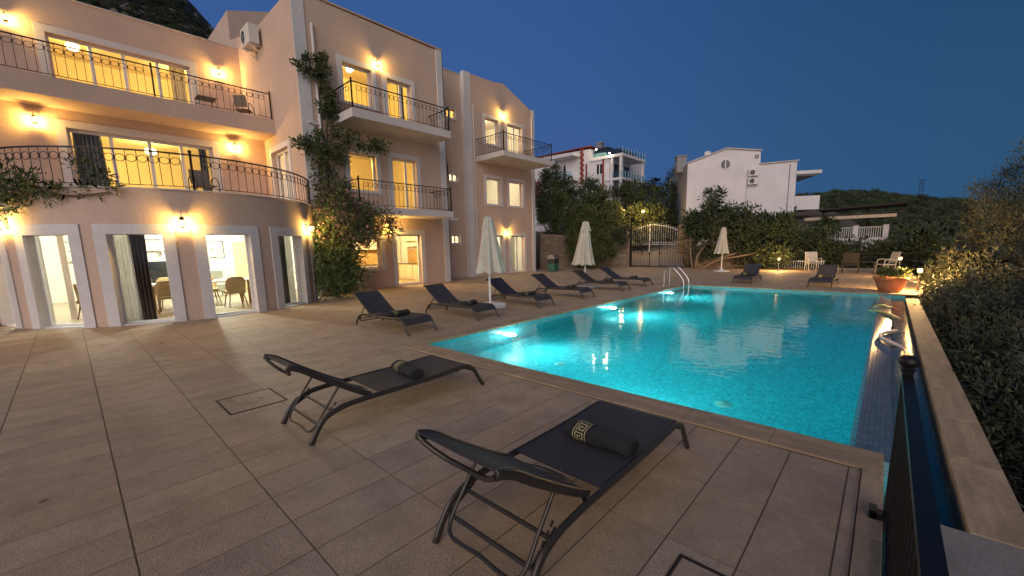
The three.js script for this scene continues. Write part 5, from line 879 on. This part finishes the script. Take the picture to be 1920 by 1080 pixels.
{ // palm
  const t = thing('palm_tree', 'fan palm with ragged crown between the two neighbouring houses', 'palm tree', [-19.6, 3.2, -44.5]); const rnd = rngOf(91);
  mesh('trunk', tube([[0, 0, 0], [0.1, 2.2, 0], [0.05, 4.8, 0]], 0.22, 12, 9), bark, t);
  for (let i = 0; i < 46; i++) { const a = rnd() * 6.28, e = -0.7 + rnd() * 2.1, l = 1.0 + rnd() * 0.5, d = [Math.cos(a) * Math.cos(e), Math.sin(e), Math.sin(a) * Math.cos(e)], P = []; const pos = [], idx = []; for (let k = 0; k <= 8; k++) { const f = (k / 8 - 0.5) * 1.9, ca = Math.cos(a + f * 0.75), sa = Math.sin(a + f * 0.75), ll = l * (1 - 0.25 * f * f), w = 0.04; const bx = d[0] * l * 0.45, by = d[1] * l * 0.45, bz = d[2] * l * 0.45, tx = bx + ca * Math.cos(e) * ll * 0.6, ty = by + d[1] * ll * 0.45 - 0.22 * ll + 0.06 * Math.cos(f * 3), tz = bz + sa * Math.cos(e) * ll * 0.6; const o = pos.length / 3; pos.push(bx, by, bz, lerp(bx, tx, 0.6) - sa * w * 1.3, lerp(by, ty, 0.6) + 0.02, lerp(bz, tz, 0.6) + ca * w * 1.3, lerp(bx, tx, 0.6) + sa * w * 1.3, lerp(by, ty, 0.6) + 0.02, lerp(bz, tz, 0.6) - ca * w * 1.3, tx, ty, tz); idx.push(o, o + 1, o + 2, o + 1, o + 3, o + 2); } const g = new THREE.BufferGeometry(); g.setAttribute('position', new THREE.Float32BufferAttribute(pos, 3)); g.setIndex(idx); g.computeVertexNormals(); const m = mesh('frond', merge([g, rod([0, 0, 0], [d[0] * l * 0.45, d[1] * l * 0.45, d[2] * l * 0.45], 0.02, 4)]), palmMat(), t); m.position.set(0.05, 4.8, 0); }
}
function palmMat() { return (palmMat.m ??= std({ color: col(0.035, 0.05, 0.024), roughness: 0.7, side: THREE.DoubleSide })); }
{ // leaning tree beside the white house
  const base = [-8.9, 0, -27.0], c = [...ellClumps([-8.1, 2.6, -28.6], [2.1, 1.25, 1.3], 115, 0.32, 140, 95, { bottom: -0.6 }), ...ellClumps([-5.6, 2.2, -29.3], [1.6, 1.0, 1.0], 70, 0.3, 130, 96, { bottom: -0.8 }), ...ellClumps([-8.4, 1.3, -27.9], [0.9, 0.8, 0.6], 16, 0.26, 90, 97), ...ellClumps([-8.7, 4.3, -29.3], [0.7, 0.8, 0.7], 16, 0.22, 70, 98), ...ellClumps([-5.4, 1.0, -28.9], [1.9, 0.8, 0.8], 46, 0.26, 110, 99)];
  const t = thing('leaning_tree', 'wide leafy tree with pale leaning branches in front of the white house', 'tree', base); const rel = c.map(q => [q[0] - base[0], q[1], q[2] - base[2], q[3], q[4]]);
  const br = [[[0, -0.02, 0], [0.35, 0.4, -0.5], [1.6, 0.85, -1.2], [2.6, 1.2, -1.8], [3.5, 1.95, -2.3], [3.9, 2.4, -2.5]], [[0.3, -0.02, 0.1], [0.9, 0.5, -0.4], [2.0, 0.75, -0.9], [3.2, 1.0, -1.3]], [[-0.1, 0, -0.1], [-0.1, 0.9, -0.6], [0.4, 1.7, -1.1], [1.2, 2.1, -1.4], [2.0, 2.3, -1.8]], [[-0.3, 0, -0.2], [-0.6, 1.1, -0.6], [-0.8, 2.2, -1.1]], [[0.2, 0, 0.05], [0.7, 0.28, -0.2], [1.35, 0.7, -0.6]], [[-0.1, 1.2, -0.7], [0.2, 2.6, -1.6], [0.3, 4.1, -2.2]]];
  mesh('trunk', merge(br.map((b, i) => tube(b, [0.075, 0.05, 0.07, 0.06, 0.04, 0.04][i], 24, 8))), std({ color: col(0.34, 0.25, 0.16), map: texWood, bumpMap: texWood, bumpScale: 0.01, roughness: 0.95 }), t); mesh('crown', leaves(rel, { L: 0.2, W: 0.42, seed: 96 }), LM.dark, t);
}
shrub('hedge', 'tangled climbing hedge in front of the terrace house with the awning', 'hedge', [-2.6, -0.05, -30.6], [...ellClumps([-3.6, 1.1, -30.6], [1.5, 1.2, 0.5], 60, 0.28, 120, 101), ...ellClumps([-1.2, 0.75, -30.9], [1.7, 0.8, 0.4], 60, 0.26, 120, 102), ...ellClumps([-3.0, 2.2, -32.4], [0.5, 0.7, 0.4], 14, 0.25, 90, 103)], LM.dark, { L: 0.17, W: 0.5, seed: 101 }, { r: 0.03, every: 6 });
T('dark tree standing behind the white armchair and garden light', 1.5, -31.5, 1.5, 1.3, 1.6, LM.dark, 104);
T('dark tree at the side of the awning terrace', 2.8, -37, 1.5, 1.8, 1.9, LM.dark, 105);
// right hand garden slope
{
  T('large grey green olive tree rising above the garden slope', 3.1, -20.0, 4.0, 1.35, 2.7, LM.olive, 111, { n: 130, cr: 0.3, L: 0.10, W: 0.22, cnt: 260 });
  T('olive tree leaning over the garden slope behind the lit bush', 4.6, -25.0, 3.4, 1.5, 2.6, LM.olive, 112, { n: 100, cr: 0.32, L: 0.15, W: 0.25, cnt: 150 });
  T('tall dark tree on the garden slope far below the hill', 7.8, -33, 1.6, 2.2, 2.6, LM.slope, 113);
  T('dark tree filling the garden edge beside the coping', 3.6, -12.8, 1.9, 1.5, 2.3, LM.slope, 114, { n: 100, cr: 0.3, L: 0.09, W: 0.3, cnt: 260 });
  const S = (label, x, z, y, rx, ry, rz, mat, seed, o = {}) => { const b = terrainH(x, z) - 0.05; shrub('garden_shrub', label, 'shrub', [x, b, z], ellClumps([x, y, z], [rx, ry, rz], o.n ?? 60, o.cr ?? 0.26, (o.cnt ?? 130) * 2.2, seed, { bottom: -0.9 }), mat, { L: o.L ?? 0.075, W: o.W ?? 0.3, seed, up: o.up ?? 0.5 }, { r: 0.03, every: 5, shoots: 40 }, o.group); };
  S('bright leafy bush glowing in the light of the garden light by the pot', 1.9, -19.2, 0.42, 0.75, 0.72, 0.85, LM.olive, 121, { n: 80, cr: 0.16, L: 0.11, W: 0.3 });
  S('grey green shrub spilling along the garden slope below the lit bush', 1.75, -17.4, -0.2, 0.75, 0.7, 1.2, LM.slope, 122, { n: 80 });
  S('dark shrub close behind the channel wall midway along the pool', 1.7, -14.2, -0.35, 0.75, 0.75, 1.4, LM.olive, 123, { n: 80 });
  S('dark shrub close behind the channel wall opposite the white hose', 1.6, -10.8, -0.55, 0.7, 0.7, 1.6, LM.slope, 124, { n: 90 });
  S('dark shrub close behind the channel wall near the landing', 1.7, -7.2, -0.7, 0.8, 0.8, 1.8, LM.slope, 125, { n: 100 });
  S('dark shrub below the landing at the end of the channel', 2.1, -4.2, -0.9, 0.8, 0.9, 1.4, LM.olive, 126, { n: 80 });
  S('pale tipped shrub on the slope under the large olive tree', 2.6, -16.0, -0.1, 0.7, 0.8, 0.9, LM.olive, 127);
  S('tall dark shrub between the lit bush and the far trees', 2.2, -23.2, 0.0, 0.9, 0.9, 1.2, LM.slope, 128, { n: 80 });
  S('dark shrub under the dark tree further down the slope', 2.9, -9.6, -0.6, 0.9, 0.9, 1.3, LM.olive, 129);
  S('small shrub at the corner where the channel wall ends', 1.15, -16.6, -0.35, 0.32, 0.45, 0.45, LM.slope, 130, { n: 24, cr: 0.15 });
}
// ---------------------------------------------------------------- white house
{
  const fr = frameOf(-12.47, -34.75, 0.5104, 0.86), t = thing('white_house', 'plain white neighbouring house with round window and stepped roof', 'house');
  mesh('wall', wallG(fr, [[0, 0], [7.9, 0], [7.86, 7.7], [5.3, 7.6], [5.26, 8.6], [2.8, 8.92], [0, 8.0]], [[1.32, 5.45, 1.98, 6.05]], 8.2), houseWhite, t);
  mesh('side_wall', lb(fr, -0.03, -0.002, 0, 7.95, -7.9, -0.02), houseGrey, t); mesh('corner_trim', lb(fr, -0.05, 0.02, 0, 8.0, -8.25, -7.9), houseWhite, t);
  const cap = (a, b) => { const A = V(a[0], a[1], 0.04).applyMatrix4(fr), B = V(b[0], b[1], 0.04).applyMatrix4(fr); return bar([A.x, A.y + 0.04, A.z], [B.x, B.y + 0.04, B.z], 0.22, 0.07); };
  mesh('roof_edge', merge([cap([-0.1, 7.97], [2.8, 8.92]), cap([2.8, 8.92], [5.35, 8.6]), cap([5.2, 7.6], [7.95, 7.7])]), std({ color: col(0.5, 0.46, 0.44), roughness: 0.8 }), t);
  const w = mesh('round_window', new THREE.CylinderGeometry(0.36, 0.36, 0.02, 28).rotateX(Math.PI / 2).translate(2.78, 7.74, 0.012).applyMatrix4(fr), darkGlass, t); mesh('frame', merge([new THREE.TorusGeometry(0.38, 0.045, 8, 32).translate(2.78, 7.74, 0.02).applyMatrix4(fr), lb(fr, 2.75, 2.81, 7.4, 8.1, 0.023, 0.045)]), frameMat, w);
  opening(fr, 'window', 1.32, 1.98, 5.45, 6.05, { parent: t, trim: 0, fw: 0.05, inset: 0.1, pane: darkGlass });
  mesh('balcony', lb(fr, 7.9, 9.6, 6.72, 6.97, -4, -0.02), houseWhite, t); mesh('balcony', lb(fr, 7.9, 9.62, 4.04, 5.08, -4, -0.02), houseWhite, t); mesh('soffit', lb(fr, 7.92, 9.4, 6.6, 6.719, -3.9, -0.2), houseGrey, t);
  mesh('chimney', merge([lb(fr, -0.55, 0.2, 7.6, 8.85, -2.6, -1.6), lb(fr, -0.62, 0.27, 8.86, 8.95, -2.67, -1.53)]), houseGrey, t);
  mesh('satellite_dish', new THREE.SphereGeometry(0.34, 18, 8, 0, Math.PI * 2, 0, 0.9).rotateX(1.2).translate(1.5, 8.6, -0.4).applyMatrix4(fr), houseWhite, t);
  mesh('wall_light', new THREE.TorusGeometry(0.11, 0.03, 8, 18).translate(5.0, 8.2, 0.03).applyMatrix4(fr), iron, t);
  mesh('downpipe', lb(fr, 7.35, 7.4, 2, 7.5, 0.002, 0.05), houseGrey, t); mesh('conduit', lb(fr, 4.4, 4.43, 3.5, 6.0, 0.002, 0.03), houseGrey, t);
  acUnit('upper of two air conditioner units on the white house wall', fr.clone().multiply(new THREE.Matrix4().makeTranslation(4.78, 6.72, 0.005)), 0.85);
  acUnit('lower of two air conditioner units on the white house wall', fr.clone().multiply(new THREE.Matrix4().makeTranslation(4.78, 6.08, 0.005)), 0.85);
}
// ---------------------------------------------------------------- red trimmed house
{
  const t = thing('red_trimmed_house', 'white hillside house with red brick strips and glass railed roof terrace', 'house'), f = FZ(-44);
  const wh = houseWhite, glassR = phys({ color: col(0.72, 0.86, 0.86), transmission: 1, thickness: 0, roughness: 0.02 });
  mesh('wall', wallG(f, [[-36, 3], [-25.3, 3], [-25.3, 12.35], [-27.1, 12.4], [-27.3, 13.05], [-36, 13.3]], [[-26.5, 9.95, -25.6, 11.15], [-31.3, 9.9, -30.85, 11.75]], 10), wh, t);
  opening(f, 'window', -26.5, -25.6, 9.95, 11.15, { parent: t, trim: 0.08, fw: 0.06, inset: 0.06, mull: [-26.05], pane: darkGlass }); opening(f, 'door', -31.3, -30.85, 9.9, 11.75, { parent: t, trim: 0.05, fw: 0.05, inset: 0.06, pane: darkGlass });
  mesh('roof', lb(f, -36.4, -27.2, 13.3, 13.42, -10, 0.2), redPaint, t); mesh('roof', lb(f, -27.3, -25.2, 13.1, 13.25, -8, -3), redPaint, t);
  mesh('attic_window', lb(f, -27.1, -25.3, 12.45, 13.08, -5, -0.6), darkGlass, t);
  const z = []; for (let i = 0; i < 14; i++) z.push(lb(f, -28.72 + (i % 2) * 0.12, -28.3 + (i % 2) * 0.12, 9.1 + i * 0.3, 9.39 + i * 0.3, 0.002, 0.08)); mesh('brick_strip', merge(z), redPaint, t); mesh('brick_strip', lb(f, -25.62, -25.4, 6.5, 11.6, 0.002, 0.08), redPaint, t); mesh('brick_strip', lb(f, -27.9, -27.7, 9.0, 11.4, 0.002, 0.06), redPaint, t);
  mesh('canopy', lb(f, -32.3, -28.7, 12.35, 12.7, -1, 1.6), wh, t); mesh('balcony', lb(f, -33.6, -28.8, 9.55, 9.85, -0.5, 1.6), wh, t);
  mesh('terrace_slab', lb(f, -27.2, -23.0, 11.6, 11.92, -5.8, 0.15), wh, t); mesh('balcony', lb(f, -25.29, -23.0, 9.05, 9.3, -5.8, 0.15), wh, t); mesh('wall', lb(f, -25.29, -24.7, 3, 11.6, -1, -0.002), wh, t); mesh('wall', lb(f, -25.29, -24.9, 3, 11.6, -5.5, -1.01), wh, t);
  for (const [x, n] of [[-23.25, -0.05], [-23.25, -5.6], [-24.4, -0.05]]) mesh('column', lb(f, x - 0.15, x + 0.15, 3, 11.6, n - 0.15, n + 0.15), wh, t);
  const gp = (u0, u1, y0, y1, n0, n1) => mesh('glass_railing', lb(f, u0, u1, y0, y1, n0, n1), glassR, t); gp(-26.8, -23.05, 11.93, 12.55, 0.08, 0.1); gp(-23.06, -23.04, 11.93, 12.55, -5.7, 0.08); gp(-24.3, -23.05, 9.32, 10.0, 0.08, 0.1); gp(-23.06, -23.04, 9.32, 10.0, -5.7, 0.08); gp(-33.5, -28.9, 9.87, 10.6, 1.5, 1.52);
  const ps = []; for (let i = 0; i <= 8; i++) { ps.push(lb(f, -23.08, -23.03, 11.93, 12.62, -5.7 + i * 0.71, -5.66 + i * 0.71), lb(f, -23.08, -23.03, 9.31, 10.08, -5.7 + i * 0.71, -5.66 + i * 0.71)); } for (let i = 0; i <= 6; i++) ps.push(lb(f, -33.5 + i * 0.75, -33.45 + i * 0.75, 9.86, 10.66, 1.48, 1.53)); mesh('railing_posts', merge(ps), whiteMetal, t);
  mesh('door_opening', lb(f, -24.88, -24.86, 9.4, 11.2, -3.2, -1.4), darkGlass, t); mesh('door_opening', lb(f, -24.88, -24.86, 9.4, 11.2, -5.2, -3.9), darkGlass, t);
  mesh('chimney', merge([lb(f, -27.6, -26.9, 13.2, 13.9, -2.5, -1.8), lb(f, -27.68, -26.82, 13.91, 14.1, -2.58, -1.72)]), houseGrey, t); mesh('red_wall', lb(f, -36.4, -34.7, 8.2, 10.2, -1, 0.3), redPaint, t);
  const fl = (label, x, y, z2) => { const l = thing('floodlight', label, 'floodlight', [x, y, z2]); mesh('housing', rbox(0.24, 0.18, 0.1, 0.02, 0, 0, -0.06), iron, l); mesh('lens', rbox(0.2, 0.14, 0.02, 0.008, 0, 0, 0.002), roomBulb, l); point(l, col(1, 0.85, 0.5), 5, 0, 0, 0.06, 3); };
  fl('small bright floodlight under the attic of the red trimmed house', -26.2, 12.75, -43.5); fl('small bright floodlight at the roof terrace corner of the red trimmed house', -24.6, 12.1, -43.8);
  const sg = thing('lit_sign', 'long white strip light over the hedge below the red trimmed house', 'strip light', [-24.2, 7.45, -40.2], 0.7); mesh('housing', rbox(1.3, 0.12, 0.1, 0.02, 0, 0.1, -0.03), whiteMetal, sg); mesh('tube', rod([-0.6, 0.02, 0.02], [0.6, 0.02, 0.02], 0.035, 8), whiteBulb, sg); point(sg, col(1, 0.98, 0.9), 4, 0, -0.1, 0.1, 4); mesh('post', rod([0.6, -4.2, -0.03], [0.6, 0.1, -0.03], 0.04, 8), iron, sg);
}
{ // street lamps above the drive
  const sl = (label, x, y, z, cd, r) => { const y0 = terrainH(x, z) - 0.1, t = thing('street_lamp', label, 'street lamp', [x, y0, z]), h = y - y0; mesh('post', rod([0, 0, 0], [0, h - r, 0], 0.04, 8), iron, t); mesh('globe', new THREE.SphereGeometry(r, 16, 12).translate(0, h, 0), warmBulb, t); mesh('cap', lathe([[0, h + r * 1.25], [r * 0.8, h + r * 0.9], [r * 0.9, h + r * 0.75], [0, h + r * 0.75]], 14), iron, t); point(t, col(1, 0.58, 0.18), cd, 0, h, 0, 6); };
  sl('glowing yellow street lamp above the drive behind the white gate', -15.0, 4.3, -32.3, 22, 0.13); sl('small glowing street lamp among the trees under the red trimmed house', -17.1, 4.6, -33.0, 5, 0.07);
}
// ---------------------------------------------------------------- terrace house with awning
{
  const t = thing('terrace_house', 'low white terrace building with balustrade, awning and dark pergola roof', 'house'), f = FZ(-33);
  mesh('wall', lb(f, -4.4, -0.1, 0.2, 1.5, -4, 0), houseWhite, t); mesh('parapet', lb(f, -4.2, -0.12, 1.5, 1.75, -0.2, 0.02), houseWhite, t);
  for (const x of [-4.15, -2.97, -1.58, -0.2]) mesh('pillar', lb(f, x - 0.13, x + 0.13, 1.75, 2.5, -0.22, 0.04), houseWhite, t);
  for (let i = 0; i < 36; i++) { const x = -4.0 + i * 0.105; if ([-4.15, -2.97, -1.58, -0.2].some(p => Math.abs(p - x) < 0.17)) continue; mesh('baluster', lb(f, x - 0.012, x + 0.012, 1.75, 2.36, -0.1, -0.07), whiteMetal, t); }
  mesh('handrail', merge([lb(f, -4.02, -3.1, 2.361, 2.4, -0.12, -0.05), lb(f, -2.84, -1.71, 2.361, 2.4, -0.12, -0.05), lb(f, -1.45, -0.33, 2.361, 2.4, -0.12, -0.05)]), whiteMetal, t);
  const aw = new THREE.PlaneGeometry(4.3, 2.2, 20, 6); { const p = aw.attributes.position; for (let i = 0; i < p.count; i++) { const x = p.getX(i), y = p.getY(i); p.setZ(i, -0.06 * Math.cos(x * 9) * 0.3 - 0.12 * (1 - (y / 1.1) ** 2)); } aw.computeVertexNormals(); } aw.rotateX(-Math.PI / 2).translate(-1.95, 3.1, -33.4); mesh('awning', aw, std({ color: col(0.55, 0.42, 0.34), map: texCanvas, roughness: 0.95, side: THREE.DoubleSide }), t);
  mesh('awning_valance', lb(f, -4.1, 0.2, 2.9, 3.08, 0.7, 0.715), std({ color: col(0.55, 0.43, 0.35), map: texCanvas, roughness: 0.95 }), t);
  mesh('pergola', merge([lb(f, -5.0, -4.95, 0, 3.2, 0.6, 0.66), lb(f, 0.3, 0.36, 0, 3.15, 0.6, 0.66), lb(f, -5.1, 0.45, 3.16, 3.22, 0.6, 0.66), lb(f, -5.1, -4.0, 3.2, 3.28, -1.5, 0.7), lb(f, -4.8, -4.7, 3.16, 3.24, -3, 0.8), lb(f, 0.3, 0.36, 3.1, 3.16, -3, 0.8)]), iron, t);
  mesh('roof', box(4.3, 0.09, 3).rotateZ(0.025).translate(-1.5, 3.68, -35.2), std({ color: col(0.05, 0.04, 0.035), map: texWood, roughness: 0.9 }), t); mesh('roof_posts', merge([lb(f, -3.5, -3.4, 1.5, 3.62, -2, -1.9), lb(f, -1.2, -1.1, 1.5, 3.66, -2, -1.9), lb(f, 0.3, 0.4, 0, 3.68, -2, -1.9)]), iron, t);
}
{ // fences at the back of the terrace
  const t = thing('white_fence', 'low white picket fence at the back of the terrace behind the garden light', 'fence'); for (let i = 0; i < 24; i++) mesh('picket', rbox(0.018, 0.5, 0.018, 0.004, -5.2 + i * 0.11, 0.27, -29.4), whiteMetal, t); mesh('rail', box2(-5.3, -2.6, 0.44, 0.465, -29.43, -29.411), whiteMetal, t);
  const d = thing('dark_fence', 'dark iron fence closing the far terrace behind the armchairs', 'fence'); for (let i = 0; i < 34; i++) mesh('bar', rod([-2.4 + i * 0.1, 0, -29.2], [-2.4 + i * 0.1, 0.92, -29.2], 0.009, 5), iron, d); mesh('rail', merge([box2(-2.5, 1.0, 0.88, 0.91, -29.22, -29.18), box2(-2.5, 1.0, 0.1, 0.13, -29.22, -29.18)]), iron, d); mesh('kerb', box2(-2.6, 1.0, -0.3, 0.1, -29.35, -29.05), concrete, d);
}
// ---------------------------------------------------------------- hills
{
  const Fx = -0.678, Fz = -0.735, Rx = 0.735, Rz = -0.678, at = (l, d) => [Rx * l + Fx * d, Rz * l + Fz * d];
  const heightMesh = (l0, l1, d0, d1, nl, nd, H) => { const pos = [], uv = [], idx = []; for (let j = 0; j <= nd; j++) for (let i = 0; i <= nl; i++) { const l = lerp(l0, l1, i / nl), d = lerp(d0, d1, j / nd), p = at(l, d), h = H(l, d); pos.push(p[0], h, p[1]); uv.push(p[0] + h * 0.5, p[1] + h); } for (let j = 0; j < nd; j++) for (let i = 0; i < nl; i++) { const a = j * (nl + 1) + i, b = a + 1, c = a + nl + 1; idx.push(a, b, c, b, c + 1, c); } const g = new THREE.BufferGeometry(); g.setAttribute('position', new THREE.Float32BufferAttribute(pos, 3)); g.setAttribute('uv', new THREE.Float32BufferAttribute(uv, 2)); g.setIndex(idx); g.computeVertexNormals(); return g; };
  const prof = (P, x) => { for (let i = 0; i + 1 < P.length; i++) if (x <= P[i + 1][0]) return lerp(P[i][1], P[i + 1][1], clamp((x - P[i][0]) / (P[i + 1][0] - P[i][0]))); return P[P.length - 1][1]; };
  const ridge = [[40, 6], [120, 20], [150, 25], [174, 28], [193, 30], [218, 29.5], [238, 26.6], [257, 24], [280, 22.5], [340, 19], [480, 14]];
  const hillH = (l, d) => -8 + (prof(ridge, l * 250 / Math.max(d, 120)) * Math.max(d, 120) / 250 + 7) * smooth(70, 250, d) * (d > 250 ? 1 - 0.25 * smooth(250, 420, d) : 1) + 1.4 * (fbm(l * 0.06 + 80, d * 0.06 + 40, 4096, 4, 5) - 0.5);
  const hillMat = std({ color: col(0.34, 0.31, 0.27), map: texRock, bumpMap: texRock, bumpScale: 0.6, roughness: 1 });
  structure('hill', heightMesh(20, 480, 62, 420, 140, 70, hillH), hillMat);
  const cl = leaves(ellClumps([0, 0.5, 0], [0.9, 0.55, 0.9], 16, 0.3, 40, 201), { L: 0.2, W: 0.6, seed: 202 });
  const rnd = rngOf(203), n = 6500, im = new THREE.InstancedMesh(cl, LM.dark, n); im.name = 'hillside_scrub'; im.userData = { kind: 'stuff', label: 'dark low scrub covering the hill', category: 'scrub' }; const M = new THREE.Matrix4(), q = new THREE.Quaternion(), cc = new THREE.Color();
  for (let i = 0; i < n; i++) { const d = 110 + 155 * Math.pow(rnd(), 0.5), l = lerp(d * 0.42, d * 1.32, rnd()), p = at(l, d), s = 0.5 + 2.2 * rnd() * rnd(); q.setFromEuler(new THREE.Euler(0, rnd() * 6.28, 0)); M.compose(V(p[0], hillH(l, d) - 0.1, p[1]), q, V(s, s * (0.7 + 0.5 * rnd()), s)); im.setMatrixAt(i, M); const k = 0.45 + 1.2 * rnd(); cc.setRGB(k, k * (0.85 + 0.25 * rnd()), k * 0.9); im.setColorAt(i, cc); } scene.add(im);
  const mt = (l, d) => { const c = l * 300 / d; const top = clamp(150 - (c + 198) * 1.15, 2, 330) * d / 300; return (top + 10 * (fbm(l * 0.02 + 90, d * 0.02 + 30, 4096, 5, 15) - 0.5) * 3) * smooth(110, 300, d) - 2; };
  structure('mountain', heightMesh(-560, 20, 105, 430, 120, 70, mt), std({ color: col(0.30, 0.275, 0.24), map: texRock, bumpMap: texRock, bumpScale: 2, roughness: 1 }));
  const m2 = new THREE.InstancedMesh(cl, LM.dark, 2600); m2.name = 'mountain_scrub'; m2.userData = { kind: 'stuff', label: 'dark scrub on the rocky mountain behind the villa', category: 'scrub' };
  for (let i = 0; i < 2600; i++) { const d = 190 + 110 * rnd(), l = lerp(-1.05 * d, -0.5 * d, rnd()), p = at(l, d), s = 1.0 + 1.8 * rnd() * rnd(); q.setFromEuler(new THREE.Euler(0, rnd() * 6.28, 0)); M.compose(V(p[0], mt(l, d) - 0.2, p[1]), q, V(s, s, s)); m2.setMatrixAt(i, M); cc.setRGB(0.8, 0.8, 0.8); m2.setColorAt(i, cc); } scene.add(m2);
  const [mx, mz] = at(246, 250), my = hillH(246, 250) - 0.3, ma = thing('lattice_mast', 'thin lattice mast on the ridge of the dark hill', 'mast', [mx, my, mz]); const L = []; for (const s of [-1, 1]) L.push(rod([s * 1.1, 0, 0], [s * 0.5, 12.3, 0], 0.12, 5)); for (let i = 0; i < 6; i++) L.push(rod([-1.05 + i * 0.1, i * 2, 0], [0.95 - i * 0.1, i * 2 + 2, 0], 0.06, 4)); mesh('frame', merge(L), iron, ma); mesh('crossarm', merge([rod([-1.8, 11.6, 0], [1.8, 11.6, 0], 0.09, 4), rod([-1.3, 10, 0], [1.3, 10, 0], 0.08, 4)]), iron, ma);
  const fh = thing('far_cottage', 'distant low cottage with pale walls at the foot of the hill', 'house', [8.9, -1.4, -92], 0.5); mesh('wall', box2(-2.6, 2.6, -5, 2.2, -2, 2), houseWhite, fh); mesh('roof', new THREE.CylinderGeometry(0.02, 3.4, 1.2, 4).rotateY(Math.PI / 4).scale(1.15, 1, 0.85).translate(0, 2.8, 0), redPaint, fh); mesh('window', box2(-0.6, 0.6, 0.9, 1.9, 2.002, 2.03), darkGlass, fh);
  function hillBase(x, z) { return Math.max(terrainH(x, z), -1.5) + 0.2; }
}
// ---------------------------------------------------------------- finish
scene.traverse(o => { if (o.isMesh) { o.castShadow = true; o.receiveShadow = true; } });
renderer.render(scene, camera);
